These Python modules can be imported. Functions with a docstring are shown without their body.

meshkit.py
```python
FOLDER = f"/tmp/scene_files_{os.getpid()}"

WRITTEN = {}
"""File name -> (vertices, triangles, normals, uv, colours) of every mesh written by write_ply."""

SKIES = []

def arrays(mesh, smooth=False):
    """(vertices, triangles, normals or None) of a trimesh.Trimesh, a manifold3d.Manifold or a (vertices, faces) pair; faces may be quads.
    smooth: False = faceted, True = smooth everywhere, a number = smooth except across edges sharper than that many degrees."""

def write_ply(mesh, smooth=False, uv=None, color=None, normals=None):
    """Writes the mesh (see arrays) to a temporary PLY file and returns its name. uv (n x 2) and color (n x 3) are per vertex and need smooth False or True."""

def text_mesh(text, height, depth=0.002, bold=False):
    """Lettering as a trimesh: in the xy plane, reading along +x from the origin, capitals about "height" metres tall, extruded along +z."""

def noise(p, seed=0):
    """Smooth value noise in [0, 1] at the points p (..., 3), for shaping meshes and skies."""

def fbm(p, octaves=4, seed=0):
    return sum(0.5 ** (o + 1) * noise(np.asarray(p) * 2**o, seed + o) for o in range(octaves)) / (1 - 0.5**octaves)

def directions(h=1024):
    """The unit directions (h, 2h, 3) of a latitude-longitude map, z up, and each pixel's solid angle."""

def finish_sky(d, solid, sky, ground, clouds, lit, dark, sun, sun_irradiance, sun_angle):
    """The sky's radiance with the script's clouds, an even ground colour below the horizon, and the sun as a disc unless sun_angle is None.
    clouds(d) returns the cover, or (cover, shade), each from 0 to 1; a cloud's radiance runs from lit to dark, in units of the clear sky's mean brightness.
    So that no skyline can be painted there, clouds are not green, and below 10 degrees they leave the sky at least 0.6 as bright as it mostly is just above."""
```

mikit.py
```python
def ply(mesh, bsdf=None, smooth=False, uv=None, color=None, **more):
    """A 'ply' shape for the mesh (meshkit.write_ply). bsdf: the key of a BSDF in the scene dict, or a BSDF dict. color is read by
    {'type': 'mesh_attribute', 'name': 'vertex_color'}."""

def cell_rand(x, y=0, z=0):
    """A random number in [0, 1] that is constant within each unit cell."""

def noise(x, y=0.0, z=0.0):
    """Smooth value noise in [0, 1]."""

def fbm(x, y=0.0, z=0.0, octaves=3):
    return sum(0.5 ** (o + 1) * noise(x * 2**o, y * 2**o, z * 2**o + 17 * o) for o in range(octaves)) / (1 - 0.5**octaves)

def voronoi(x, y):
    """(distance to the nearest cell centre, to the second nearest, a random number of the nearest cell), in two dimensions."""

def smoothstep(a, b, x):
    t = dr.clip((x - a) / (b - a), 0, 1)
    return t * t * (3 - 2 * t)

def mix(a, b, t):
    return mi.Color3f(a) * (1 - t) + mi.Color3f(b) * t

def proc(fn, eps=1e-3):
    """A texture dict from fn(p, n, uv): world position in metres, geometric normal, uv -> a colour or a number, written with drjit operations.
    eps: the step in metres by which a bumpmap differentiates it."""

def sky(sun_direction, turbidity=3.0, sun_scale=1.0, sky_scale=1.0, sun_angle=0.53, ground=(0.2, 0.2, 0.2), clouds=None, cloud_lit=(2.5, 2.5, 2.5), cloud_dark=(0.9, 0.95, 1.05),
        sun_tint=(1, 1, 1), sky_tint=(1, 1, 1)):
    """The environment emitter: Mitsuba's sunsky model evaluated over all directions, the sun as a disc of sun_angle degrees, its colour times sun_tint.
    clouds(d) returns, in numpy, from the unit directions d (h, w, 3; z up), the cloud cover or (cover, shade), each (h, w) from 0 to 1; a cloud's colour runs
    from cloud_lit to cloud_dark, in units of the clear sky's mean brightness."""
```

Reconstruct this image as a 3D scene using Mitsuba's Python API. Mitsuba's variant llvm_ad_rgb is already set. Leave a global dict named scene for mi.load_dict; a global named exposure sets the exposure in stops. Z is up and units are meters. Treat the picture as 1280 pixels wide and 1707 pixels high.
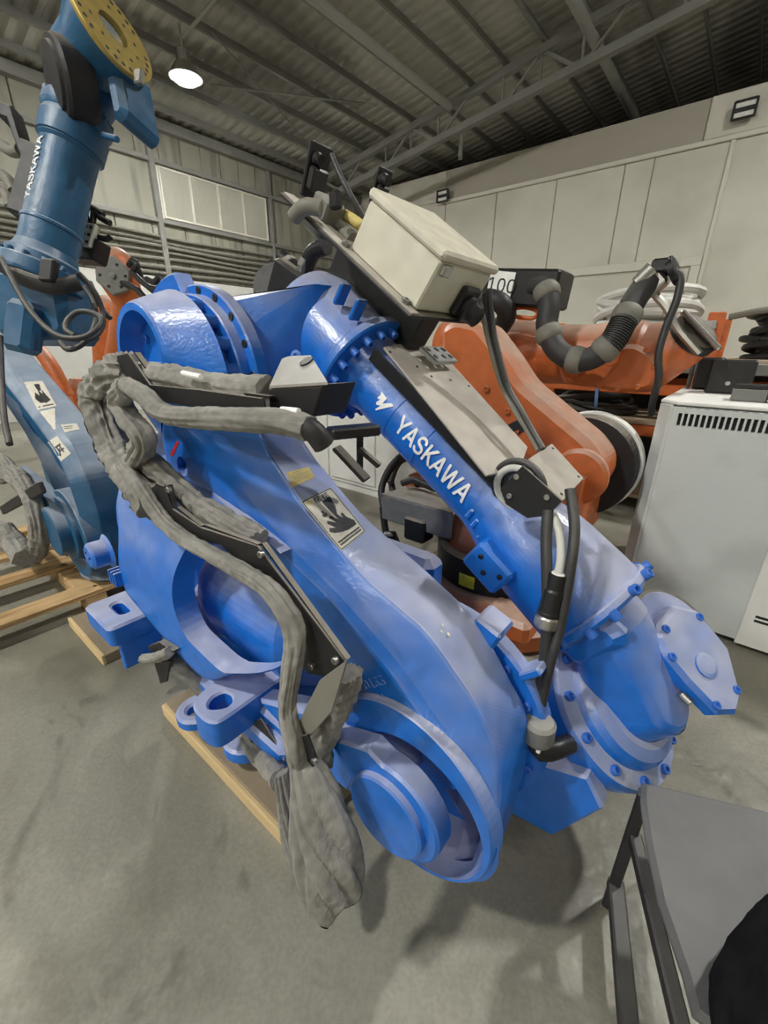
import math, random
import numpy as np, trimesh, mitsuba as mi, drjit as dr
import mapbox_earcut as earcut
from shapely.geometry import Polygon, box as sbox
import meshkit, mikit
from mikit import proc, noise, fbm, smoothstep, mix, voronoi
T = mi.ScalarTransform4f
rng = np.random.default_rng(7); random.seed(7)
scene, labels = {'type': 'scene'}, {}
# ---------------------------------------------------------------- camera, light, exposure
scene['camera'] = {'type': 'perspective', 'fov': 84.305, 'fov_axis': 'x', 'near_clip': 0.02, 'far_clip': 100.0,
                   'to_world': T().look_at(origin=(0,0,1.2), target=(-0.587,0.723,0.837), up=(-0.236,0.277,0.932))}
exposure = 0.36
LAMPS = [(-6.95, 4.15, 4.62, 1.0), (-2.2, -2.6, 5.3, 1.15), (2.2, -2.8, 5.8, .3), (-6.9, -2.6, 4.6, .2), (2.0, 4.6, 5.9, 1.3), (-2.2, -7.6, 5.3, .9), (2.6, -7.6, 5.9, .5)]  # first lamp in view; the others unseen, placed to light robots, walls and floor
LAMP_POWER = 500.0

# ---------------------------------------------------------------- helpers
def A3(v): return np.asarray(v, float)
def unit(v): v = A3(v); return v / np.linalg.norm(v)
def cat(ms): return trimesh.util.concatenate([m for m in ms if m is not None])
def tm(v, f):
    m = trimesh.Trimesh(np.asarray(v, float), np.asarray(f, int), process=False)
    return m
def outward(m):
    if m.volume < 0: m.invert()
    return m
def place(m, o, ex, ey, ez):
    M = np.eye(4); M[:3, 0], M[:3, 1], M[:3, 2], M[:3, 3] = ex, ey, ez, o
    m = m.copy(); m.apply_transform(M)
    if np.linalg.det(M[:3, :3]) < 0 and m.volume < 0: m.invert()
    return outward(m)
def inset(P, b):
    P = A3(P); n = len(P); out = []
    for i in range(n):
        a, c, d = P[i - 1], P[i], P[(i + 1) % n]
        u, v = c - a, d - c
        u, v = u / max(np.hypot(*u), 1e-9), v / max(np.hypot(*v), 1e-9)
        n1, n2 = np.array([-u[1], u[0]]), np.array([-v[1], v[0]])
        m = n1 + n2; m /= max(np.hypot(*m), 1e-6)
        out.append(c + m * b / max(m @ n1, 0.45))
    return np.array(out)
def ccw(P, want=1):
    P = A3(P); s = 0.5 * np.sum(P[:, 0] * np.roll(P[:, 1], -1) - np.roll(P[:, 0], -1) * P[:, 1])
    return P if s * want > 0 else P[::-1]
def plate(poly, depth, bevel=0.003, holes=()):
    """Extruded polygon with chamfered rims, local xy, z from 0 to depth."""
    rings = [ccw(poly)] + [ccw(h, -1) for h in holes]
    b = min(bevel, depth * .45); V, F = [], []
    levels = [(b, 0), (0, b), (0, depth - b), (b, depth)] if b > 0 else [(0, 0), (0, depth)]
    n = sum(map(len, rings))
    for off, z in levels:
        for r in rings: V += [(*q, z) for q in (inset(r, off) if off else r)]
    for k in range(len(levels) - 1):
        s = 0
        for r in rings:
            m = len(r)
            for i in range(m):
                a, c = k * n + s + i, k * n + s + (i + 1) % m
                F += [(a, c, c + n), (a, c + n, a + n)]
            s += m
    V = A3(V)
    J = V[:n, :2]; J = J + (J - J.mean(0)) * 2e-5 * np.sin(np.arange(n) * 2.4)[:, None]
    tri = earcut.triangulate_float64(np.ascontiguousarray(J), np.cumsum([len(r) for r in rings]).astype(np.uint32)).reshape(-1, 3)
    top = (len(levels) - 1) * n
    e1, e2 = V[tri[:, 1]] - V[tri[:, 0]], V[tri[:, 2]] - V[tri[:, 0]]
    sg = (e1[:, 0] * e2[:, 1] - e1[:, 1] * e2[:, 0]) < 0
    tri = np.where(sg[:, None], tri[:, ::-1], tri)
    F += [tuple(t[::-1]) for t in tri] + [tuple(t + top) for t in tri]
    return outward(tm(V, F))
EX, EY, EZ = A3((1, 0, 0)), A3((0, 1, 0)), A3((0, 0, 1))
def plateY(poly, y0, depth, bevel=.003, holes=()): return place(plate(poly, depth, bevel, holes), (0, y0, 0), EX, EZ, EY)
def plateZ(poly, z0, depth, bevel=.003, holes=()): return place(plate(poly, depth, bevel, holes), (0, 0, z0), EX, EY, EZ)
def plateX(poly, x0, depth, bevel=.003, holes=()): return place(plate(poly, depth, bevel, holes), (x0, 0, 0), EY, EZ, EX)
def rrect(cx, cy, w, h, r=.01, n=4):
    r = min(r, w * .49, h * .49); P = []
    for k, (sx, sy) in enumerate(((1, 1), (-1, 1), (-1, -1), (1, -1))):
        for t in np.linspace(k * math.pi / 2, (k + 1) * math.pi / 2, n):
            P.append((cx + sx * (w / 2 - r) + r * math.cos(t), cy + sy * (h / 2 - r) + r * math.sin(t)))
    return P
def circ(cx, cy, r, n=40, a0=0., a1=2 * math.pi):
    full = abs(a1 - a0 - 2 * math.pi) < 1e-6
    return [(cx + r * math.cos(t), cy + r * math.sin(t)) for t in np.linspace(a0, a1, n, endpoint=not full)]
def bx(lo, hi, b=.004):
    lo, hi = A3(lo), A3(hi); lo, hi = np.minimum(lo, hi), np.maximum(lo, hi)
    c, s = (lo + hi) / 2, hi - lo
    b = min(b, min(s) * .3)
    if b <= 0: return trimesh.creation.box(extents=s, transform=trimesh.transformations.translation_matrix(c))
    P = plate(rrect(c[0], c[1], s[0], s[1], b, 2), s[2], b)
    P.apply_translation((0, 0, lo[2])); return P
def obox(o, ex, ey, ez, lo, hi, b=.004): return place(bx(lo, hi, b), o, ex, ey, ez)
def frame_for(d):
    d = unit(d); a = EZ if abs(d[2]) < .9 else EX
    x = unit(np.cross(a, d)); return x, np.cross(d, x), d
def lathe(prof, o=(0, 0, 0), d=EZ, n=48):
    """prof: (radius, height) pairs, closed to the axis at both ends; axis from o along d."""
    prof = [(max(r, 1e-5), h) for r, h in prof]
    t = np.linspace(0, 2 * np.pi, n, endpoint=False); V, F = [], []
    for r, h in prof: V += [(r * math.cos(a), r * math.sin(a), h) for a in t]
    for k in range(len(prof) - 1):
        for i in range(n):
            a, c = k * n + i, k * n + (i + 1) % n
            F += [(a, c, c + n), (a, c + n, a + n)]
    m = len(prof) - 1
    V += [(0, 0, prof[0][1]), (0, 0, prof[-1][1])]
    for i in range(n):
        F += [(len(V) - 2, (i + 1) % n, i), (len(V) - 1, m * n + i, m * n + (i + 1) % n)]
    return place(outward(tm(V, F)), o, *frame_for(d))
def cyl(a, b, r, n=24, bev=None, r2=None):
    a, b = A3(a), A3(b); L = np.linalg.norm(b - a); r2 = r if r2 is None else r2
    e = min(.003, r * .2, L * .2) if bev is None else bev
    return lathe([(r - e, 0), (r, e), (r2, L - e), (r2 - e, L)], a, b - a, n)
def tubeY(prof, cx, cz, n=64):
    """lathe about the y direction: prof of (radius, y)."""
    return lathe(prof, (cx, 0, cz), EY, n)
def spline(P, step=.012):
    P = A3(P)
    if len(P) < 3:
        k = max(2, int(np.linalg.norm(P[1] - P[0]) / step)); return P[0] + (P[1] - P[0]) * np.linspace(0, 1, k)[:, None]
    Q = np.vstack([2 * P[0] - P[1], P, 2 * P[-1] - P[-2]]); out = []
    for i in range(1, len(Q) - 2):
        p0, p1, p2, p3 = Q[i - 1:i + 3]; L = np.linalg.norm((p2 - p1)[:3]); k = max(2, int(L / step))
        t = np.linspace(0, 1, k, endpoint=False)[:, None]
        out.append(.5 * (2 * p1 + (p2 - p0) * t + (2 * p0 - 5 * p1 + 4 * p2 - p3) * t ** 2 + (3 * p1 - p0 - 3 * p2 + p3) * t ** 3))
    return np.vstack(out + [P[-1:]])
def tube(P, r, n=12, step=.012, fold=0., seed=0, flat=1., curve=True, pleat=0.):
    """Swept tube through points (x, y, z[, radius]); fold adds cloth creases, flat squashes it."""
    P = A3(P)
    if P.shape[1] == 3: P = np.hstack([P, np.full((len(P), 1), r)])
    C = spline(P, step) if curve else P
    X3, rad = C[:, :3], C[:, 3]
    tan = np.gradient(X3, axis=0); tan /= np.linalg.norm(tan, axis=1, keepdims=True) + 1e-12
    x = unit(np.cross(tan[0], EZ if abs(tan[0][2]) < .9 else EX)); V = []
    s = np.concatenate([[0], np.cumsum(np.linalg.norm(np.diff(X3, axis=0), axis=1))])
    th = np.linspace(0, 2 * np.pi, n, endpoint=False)
    for i in range(len(X3)):
        x = x - tan[i] * (x @ tan[i]); x /= np.linalg.norm(x) + 1e-12
        y = np.cross(tan[i], x); k = rad[i]
        if fold:
            q = np.stack([np.cos(th) * 1.5 + seed, np.sin(th) * 1.5, np.full(n, s[i] * 6)], 1)
            q2 = np.stack([np.cos(th) * 4.2 + seed, np.sin(th) * 4.2 + 9, np.full(n, s[i] * 5)], 1)
            q3 = np.stack([np.cos(th - s[i] * 12) * 1.2 + seed, np.sin(th - s[i] * 12) * 1.2 + 4, np.full(n, s[i] * 36)], 1)
            rd = lambda w: 1 - 4.2 * np.abs(w - .5)
            k = k * (1 + fold * .6 * (2 * meshkit.noise(q, seed) - 1) + fold * .55 * rd(meshkit.noise(q2, seed + 3)) + fold * .30 * rd(meshkit.noise(q3, seed + 5)))
        if pleat:
            tw = th + .9 * math.sin(s[i] * 9 + seed) + .25 * np.sin(2 * th + s[i] * 14)
            k = k * (1 + pleat * (np.abs(np.sin(tw * 3.5 + seed)) ** .7 - .65) + pleat * .6 * (np.abs(np.sin(tw * 2 - s[i] * 16)) - .6))
        V.append(X3[i] + (np.cos(th) * k)[:, None] * x + (np.sin(th) * k * flat)[:, None] * y)
    m = len(X3); V = np.vstack(V + [X3[:1], X3[-1:]]); F = []
    for i in range(m - 1):
        for j in range(n):
            a, c = i * n + j, i * n + (j + 1) % n
            F += [(a, c, c + n), (a, c + n, a + n)]
    for j in range(n): F += [(m * n, (j + 1) % n, j), (m * n + 1, (m - 1) * n + j, (m - 1) * n + (j + 1) % n)]
    return outward(tm(V, F))
def loftY(sections):
    """sections: [(y, [(x, z)...])] with equal vertex counts; capped with earcut."""
    n = len(sections[0][1]); V, F = [], []
    for y, P in sections: V += [(x, y, z) for x, z in P]
    for k in range(len(sections) - 1):
        for i in range(n):
            a, c = k * n + i, k * n + (i + 1) % n
            F += [(a, c, c + n), (a, c + n, a + n)]
    for k, rev in ((0, False), (len(sections) - 1, True)):
        P2 = A3(sections[k][1]); P2 = P2 + (P2 - P2.mean(0)) * 3e-5 * np.sin(np.arange(n) * 2.4)[:, None]; tri = earcut.triangulate_float64(P2.copy(), np.array([n], np.uint32)).reshape(-1, 3)
        sgn = np.sum(P2[:, 0] * np.roll(P2[:, 1], -1) - np.roll(P2[:, 0], -1) * P2[:, 1])
        e1, e2 = P2[tri[:, 1]] - P2[tri[:, 0]], P2[tri[:, 2]] - P2[tri[:, 0]]
        flip = ((e1[:, 0] * e2[:, 1] - e1[:, 1] * e2[:, 0]) * sgn < 0)
        tri = np.where(flip[:, None], tri[:, ::-1], tri)
        if len(tri) != n - 2:                                     # outline crosses itself: close with a fan
            V.append((*P2.mean(0), sections[k][0])); c0 = len(V) - 1 - k * n
            tri = np.array([(i, (i + 1) % n, c0) for i in range(n)])
        F += [tuple(t + k * n) for t in (tri[:, ::-1] if not rev else tri)]
    return outward(tm(V, F))
def bolt(o, d, r=.009, h=.009, n=12):
    return lathe([(r, 0), (r, h * .85), (r * .85, h), (r * .5, h), (r * .5, h * .5), (1e-4, h * .5)], o, d, n)
def union(a, *bs):
    M = man(a)
    for b in bs: M = M + man(b)
    return unman(M)
import manifold3d as m3
def man(m): return m3.Manifold(m3.Mesh(np.asarray(m.vertices, np.float32), np.asarray(m.faces, np.uint32)))
def unman(M): q = M.to_mesh(); return tm(q.vert_properties[:, :3], q.tri_verts)
def cut(a, *bs):
    a = man(wm(a))
    for b in bs: a = a - man(wm(b))
    return unman(a)
def wm(m): m = m.copy(); m.merge_vertices(); return m
def hull(P): return trimesh.convex.convex_hull(A3(P))
def numbered(key):
    if key not in scene and key not in labels: return key
    k = 1
    while f'{key}_{k:03d}' in scene or f'{key}_{k:03d}' in labels: k += 1
    return f'{key}_{k:03d}'
def add(key, mesh, mat, smooth=32, label=None, category=None, group=None, kind=None, **more):
    key = numbered(key)
    scene[key] = mesh if isinstance(mesh, dict) else mikit.ply(mesh, mat, smooth=smooth, **more)
    info(key, label, category, group, kind); return key
def info(key, label=None, category=None, group=None, kind=None):
    d = {k: v for k, v in dict(label=label, category=category, group=group, kind=kind).items() if v}
    if d: labels[key] = d
    return key
def thing(name, label, category, group=None): return info(numbered(name), label, category, group)

# ---------------------------------------------------------------- materials
def rgb(c): return {'type': 'rgb', 'value': list(c)}
def mat(name, color, rough=.5, metal=0., spec=.5, bump=None, two=False, **kw):
    b = {'type': 'principled', 'base_color': color if isinstance(color, dict) else rgb(color), 'roughness': rough, 'metallic': metal, 'specular': spec, **kw}
    if bump: b = {'type': 'bumpmap', 'arbitrary': proc(bump[0], bump[2] if len(bump) > 2 else 2e-3), 'scale': bump[1], 'nested': b}
    scene[name] = {'type': 'twosided', 'bsdf': b}
def dusty(base, dust, amount=1., lo=.25, hi=.85, sc=9.):
    """Paint with settled workshop dust lying on whatever faces up."""
    def fn(p, n, uv):
        w = fbm(p.x * sc, p.y * sc, p.z * sc, 3)
        d = smoothstep(lo, hi, n.z + (w - .5) * .5) * (.72 + .4 * w)
        c = mix(base, dust, dr.clip(d * amount, 0, 1))
        return c * (.9 + .2 * noise(p.x * 31, p.y * 31, p.z * 31))
    return proc(fn)
def orange_peel(p, n, uv): return fbm(p.x * 160, p.y * 160, p.z * 160, 2)
BLUE = (.012, .138, .55)
mat('blue_paint', dusty(BLUE, (.40, .42, .54), .94, .08, .92), .27, bump=(orange_peel, .0008))
mat('blue_clean', BLUE, .35)
mat('teal_paint', dusty((.014, .082, .175), (.28, .32, .38), .85, .1, .8), .4, bump=(orange_peel, .0009))
mat('orange_paint', dusty((.50, .125, .032), (.42, .33, .27), .8, .1, .9), .42)
mat('black_metal', dusty((.008, .008, .009), (.27, .24, .20), .8, .4, .85), .55)
mat('black_rubber', (.016, .016, .017), .5)
mat('black_plastic', (.008, .008, .009), .42)
mat('hose_black', dusty((.028, .028, .029), (.20, .19, .17), .55), .5)
mat('bolt_blue', (.03, .13, .5), .4)
mat('steel', (.5, .49, .46), .32, 1.)
mat('grey_metal', dusty((.16, .16, .15), (.36, .34, .30), .6), .5)
mat('zinc', (.38, .39, .38), .45, .6)
mat('brass', proc(lambda p, n, uv: mix((.62, .47, .16), (.45, .33, .10), fbm(p.x * 40, p.y * 40, p.z * 40, 2))), .35, .75)
mat('white_print', (.85, .85, .84), .5)
mat('black_print', (.02, .02, .02), .5)
mat('red_mark', (.55, .02, .02), .5)
mat('sticker', proc(lambda p, n, uv: mix((.62, .60, .52), (.50, .47, .40), fbm(p.x * 50, p.y * 50, p.z * 50, 2))), .5)
mat('sticker_yellow', proc(lambda p, n, uv: mix((.62, .50, .15), (.50, .40, .14), fbm(p.x * 60, p.y * 60, p.z * 60, 2))), .5)
mat('label_yellow', proc(lambda p, n, uv: mix((.75, .72, .03), (.45, .43, .05), fbm(p.x * 60, p.y * 60, p.z * 60, 2))), .45)
mat('beige_paint', dusty((.60, .58, .48), (.58, .54, .43), .5), .45)
mat('cover_grey', dusty((.30, .29, .27), (.46, .42, .37), .95, .2, .7, 5.), .55)
def weave(p, n, uv): return fbm(p.x * 300, p.y * 300, p.z * 300, 2) + .6 * fbm(p.x * 60, p.y * 60, p.z * 60, 3)
mat('sleeve_cloth', proc(lambda p, n, uv: mix((.15, .145, .13), (.30, .29, .268), fbm(p.x * 14, p.y * 14, p.z * 14, 3)) * (.8 + .4 * noise(p.x * 90, p.y * 90, p.z * 90))), .85, spec=.3, bump=(weave, .0016))
mat('cabinet_paint', proc(lambda p, n, uv: mix((.57, .60, .585), (.48, .51, .495), smoothstep(.45, .75, fbm(p.x * 5, p.y * 5, p.z * 5, 4)))), .42)
mat('cabinet_white', (.74, .74, .71), .45)
mat('bellows', dusty((.025, .025, .026), (.10, .095, .085), .6), .6)
mat('collar_grey', (.17, .165, .14), .6)
mat('dark_cloth', proc(lambda p, n, uv: mix((.004, .004, .004), (.012, .012, .013), fbm(p.x * 40, p.y * 40, p.z * 40, 2))), .9, spec=.1)
mat('stool_top', proc(lambda p, n, uv: mix((.075, .075, .075), (.13, .128, .125), fbm(p.x * 12, p.y * 12, p.z * 12, 3))), .5)
mat('stool_frame', dusty((.018, .016, .018), (.10, .096, .088), .8, .3, .85), .5)
def wood_fn(p, n, uv):
    g = fbm(p.x * 26 + 3 * noise(p.y * 3, p.z * 9), p.y * 3, p.z * 60, 4)
    c = mix((.50, .34, .17), (.30, .18, .075), smoothstep(.35, .7, g))
    return mix(c, (.13, .085, .05), smoothstep(.62, .78, fbm(p.x * 6 + 9, p.y * 5, p.z * 6, 3)))
mat('pallet_wood', proc(wood_fn), .75, bump=(lambda p, n, uv: fbm(p.x * 60, p.y * 8, p.z * 60, 3), .004))
mat('pallet_pale', proc(lambda p, n, uv: mix((.60, .47, .27), (.44, .31, .15), fbm(p.x * 4, p.y * 40, p.z * 30, 4))), .75)
mat('plywood', proc(lambda p, n, uv: mix((.27, .215, .14), (.19, .15, .10), fbm(p.x * 5, p.y * 26, p.z * 20, 4))), .75)
def floor_fn(p, n, uv):
    wx, wy = p.x + .5 * noise(p.x * 2, p.y * 2, 3), p.y + .5 * noise(p.x * 2, p.y * 2, 8)
    a = fbm(wx * 1.1 + 4, wy * 1.1, 0, 5); b = fbm(wx * 4 + 5, wy * 4, 3, 5); g = noise(p.x * 170, p.y * 170)
    c = mix((.165, .158, .122), (.265, .257, .212), smoothstep(.3, .7, a))
    c = mix(c, (.125, .117, .09), smoothstep(.52, .85, b) * .5)
    c = mix(c, (.075, .07, .055), smoothstep(.68, .86, fbm(wx * 9, wy * 9 + 7, 1, 4)) * .4)
    return c * (.93 + .14 * g)
mat('concrete', proc(floor_fn), .42, bump=(lambda p, n, uv: fbm(p.x * 22, p.y * 22, 0, 4), .004))
mat('wall_sheet', proc(lambda p, n, uv: mix((.215, .212, .168), (.135, .132, .105), smoothstep(.45, .8, fbm(p.y * 9, p.z * .8, p.x, 4)))), .6)
mat('wall_panel', proc(lambda p, n, uv: mix((.60, .58, .505), (.52, .50, .43), smoothstep(.4, .75, fbm(p.x * 1.2, p.y, p.z * 1.2, 4)))), .55)
mat('wall_strip', (.36, .335, .28), .6)
mat('trim_pale', (.60, .58, .51), .5)
mat('wall_white', (.50, .50, .475), .6)
mat('run_grey', (.15, .148, .125), .85, spec=.1)
mat('roof_sheet', proc(lambda p, n, uv: mix((.36, .355, .315), (.17, .168, .148), smoothstep(.42, .72, fbm(p.x * 1.5, p.y * .35, 0, 4)))), .5)
mat('roof_steel', proc(lambda p, n, uv: mix((.19, .19, .172), (.11, .11, .10), fbm(p.x * 3, p.y * 3, p.z * 3, 3))), .6)
mat('pipe_grey', (.24, .24, .22), .5)
mat('louvre', (.46, .45, .39), .55)
mat('rack_orange', proc(lambda p, n, uv: mix((.68, .15, .03), (.42, .10, .03), fbm(p.x * 14, p.y * 14, p.z * 14, 3))), .5)
mat('rack_board', (.40, .33, .24), .7)
mat('rack_blue', (.12, .26, .55), .5)
mat('cable_white', proc(lambda p, n, uv: mix((.66, .66, .62), (.45, .44, .40), fbm(p.x * 12, p.y * 12, p.z * 12, 3))), .5)
mat('paper', (.60, .60, .57), .6)
scene['lamp_glow'] = {'type': 'diffuse', 'reflectance': rgb((.6, .6, .6))}

# ---------------------------------------------------------------- the hall
XL, XR, YB, YF_, YP = -9.09, 8.0, 20.0, -9.0, 10.0
def roof_z(x): return 4.87 + .15 * (x - XL)
add('floor', bx((XL - .2, YF_ - .2, -.15), (XR + .2, YB + .2, 0), 0), 'concrete', False, kind='structure')
# roof: corrugated sheet, purlins, truss
ys, zs = [], []
for k in range(int((YB - YF_) / .2)):
    for a, b in ((0, 0), (.07, 0), (.10, .035), (.17, .035)): ys.append(YF_ + .2 * k + a); zs.append(b)
n = len(ys); V = [(XL - .1, y, roof_z(XL - .1) + z + .02) for y, z in zip(ys, zs)] + [(XR + .1, y, roof_z(XR + .1) + z + .02) for y, z in zip(ys, zs)]
Vt = [(x, y, z + .02) for x, y, z in V]
F = []
for i in range(n - 1): F += [(i, i + n + 1, i + n), (i, i + 1, i + n + 1), (2 * n + i, 3 * n + i, 3 * n + i + 1), (2 * n + i, 3 * n + i + 1, 2 * n + i + 1)]
add('ceiling', tm(V + Vt, F), 'roof_sheet', False, kind='structure')
sl = math.atan(.15)
for k in range(20):
    x = -8.62 + .6225 * k
    z = roof_z(x)
    add('ceiling__purlin', obox((x, 0, z - .005), (math.cos(sl), 0, math.sin(sl)), EY, (-math.sin(sl), 0, math.cos(sl)), (-.02, -2.0, -.105), (.02, 16.5, -.004), 0), 'roof_steel', False)
def beam(a, b, w, h, up=EZ, e=.0):
    a, b = A3(a), A3(b); d = unit(b - a); s = unit(np.cross(d, up)); u = np.cross(s, d)
    return obox(a, s, u, d, (-w / 2, -h / 2, 0), (w / 2, h / 2, np.linalg.norm(b - a)), e)
YT = 8.27
tz = lambda x: roof_z(x) - .20
bz = lambda x: 4.62 + .133 * (x + 6.8)
tr = add('ceiling__truss', beam((-9.0, YT, tz(-9.0)), (1.5, YT, tz(1.5)), .12, .11), 'roof_steel', False)
add(tr + '__chord', beam((-9.0, YT, bz(-9.0)), (1.5, YT, bz(1.5)), .12, .11), 'roof_steel', False)
xs = [-8.62 + .6225 * k for k in range(16)]
for k in range(1, 14, 2):
    a, c, d = xs[k], xs[k + 1], xs[k - 1]
    add(tr + '__web', beam((a, YT, tz(a)), (a + .02, YT, bz(a)), .03, .035), 'roof_steel', False)
    add(tr + '__web', beam((c, YT, tz(c)), (a + .05, YT, bz(a)), .035, .035), 'roof_steel', False)
    add(tr + '__web', beam((d - .0, YT, tz(d)), (a - .05, YT, bz(a)), .055, .05) if k % 4 == 1 else beam((c, YT, tz(c)), (c + .02, YT, bz(c)), .03, .03), 'roof_steel', False)
for x, y0, y1, r in ((-5.24, -1.5, 8.2, .06), (-2.98, 5.0, 14.0, .075)):
    z = roof_z(x) - .25
    add('ceiling__pipe', cyl((x, y0, z), (x, y1, z), r, 20), 'pipe_grey')
add('ceiling__pipe', cyl((-6.9, 4.15, 5.02), (-4.6, 4.15, 5.30), .022, 12), 'pipe_grey')
add('ceiling__brace', tube([(-6.6, 4.4, roof_z(-6.6) - .15), (-8.0, 7.6, roof_z(-8.0) - .15)], .012, 6, curve=False), 'roof_steel')
add('ceiling__brace', tube([(-7.5, 4.9, roof_z(-7.5) - .15), (-6.28, 7.1, roof_z(-6.28) - .15)], .018, 6, curve=False), 'roof_steel')
add('ceiling__hanger', cyl((-5.62, 9.3, 4.80), (-5.62, 9.3, roof_z(-5.62) - .1), .045, 16), 'pipe_grey')

# left wall of sheet metal
add('wall_left', bx((XL - .22, YF_ - .2, 0), (XL - .02, YB + .2, 4.95), 0), 'wall_sheet', False, kind='structure')
add('wall_left__eave_beam', bx((XL - .02, -2, 4.70), (XL + .16, 16, 4.86), .01), 'roof_steel', False)
k = 0
y = .6
while y < 12.4:                                              # upper band of narrow sheets
    add('wall_left__panel', bx((XL - .02, y + .008, 4.27), (XL + .012, y + .40, 4.72), .006), 'wall_sheet', False); y += .41
for y0, y1 in ((.6, 1.9), (1.92, 3.15), (3.17, 4.48), (7.08, 8.4), (8.42, 9.7), (9.72, 11.2)):
    add('wall_left__panel', bx((XL - .02, y0, 3.36), (XL + .01, y1, 4.22), .006), 'wall_sheet', False)
y = .6
while y < 11.5:
    add('wall_left__panel', bx((XL - .02, y + .006, 2.42), (XL + .012, y + .62, 3.30), .006), 'wall_sheet', False); y += .63
for z0 in (4.245, 3.33): add('wall_left__girt', bx((XL, -1, z0 - .035), (XL + .09, 14, z0 + .035), .004), 'roof_steel', False)
for y0, w in ((1.9, .10), (4.52, .10), (7.05, .06), (9.7, .10)):
    add('wall_left__post', bx((XL, y0 - w / 2, 2.35), (XL + .10, y0 + w / 2, 4.72), .004), 'roof_steel', False)
for z0, r in ((3.08, .022), (2.98, .018), (2.90, .03), (2.80, .022), (2.70, .03), (2.58, .035), (2.48, .03)):
    add('wall_left__cable_run', tube([(XL + .06, yy, z0 + .02 * math.sin(yy * 1.7 + z0 * 9)) for yy in np.arange(-1, 13.1, 1.0)], r, 8, .2), 'run_grey')
add('wall_left__dado', bx((XL - .02, -2, .0), (XL + .06, 14, 2.40), .01), 'wall_white', False)
win = add('window_1', bx((XL - .02, 4.60, 3.375), (XL + .02, 6.98, 4.20), .004), 'trim_pale', False, kind='structure')
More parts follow.
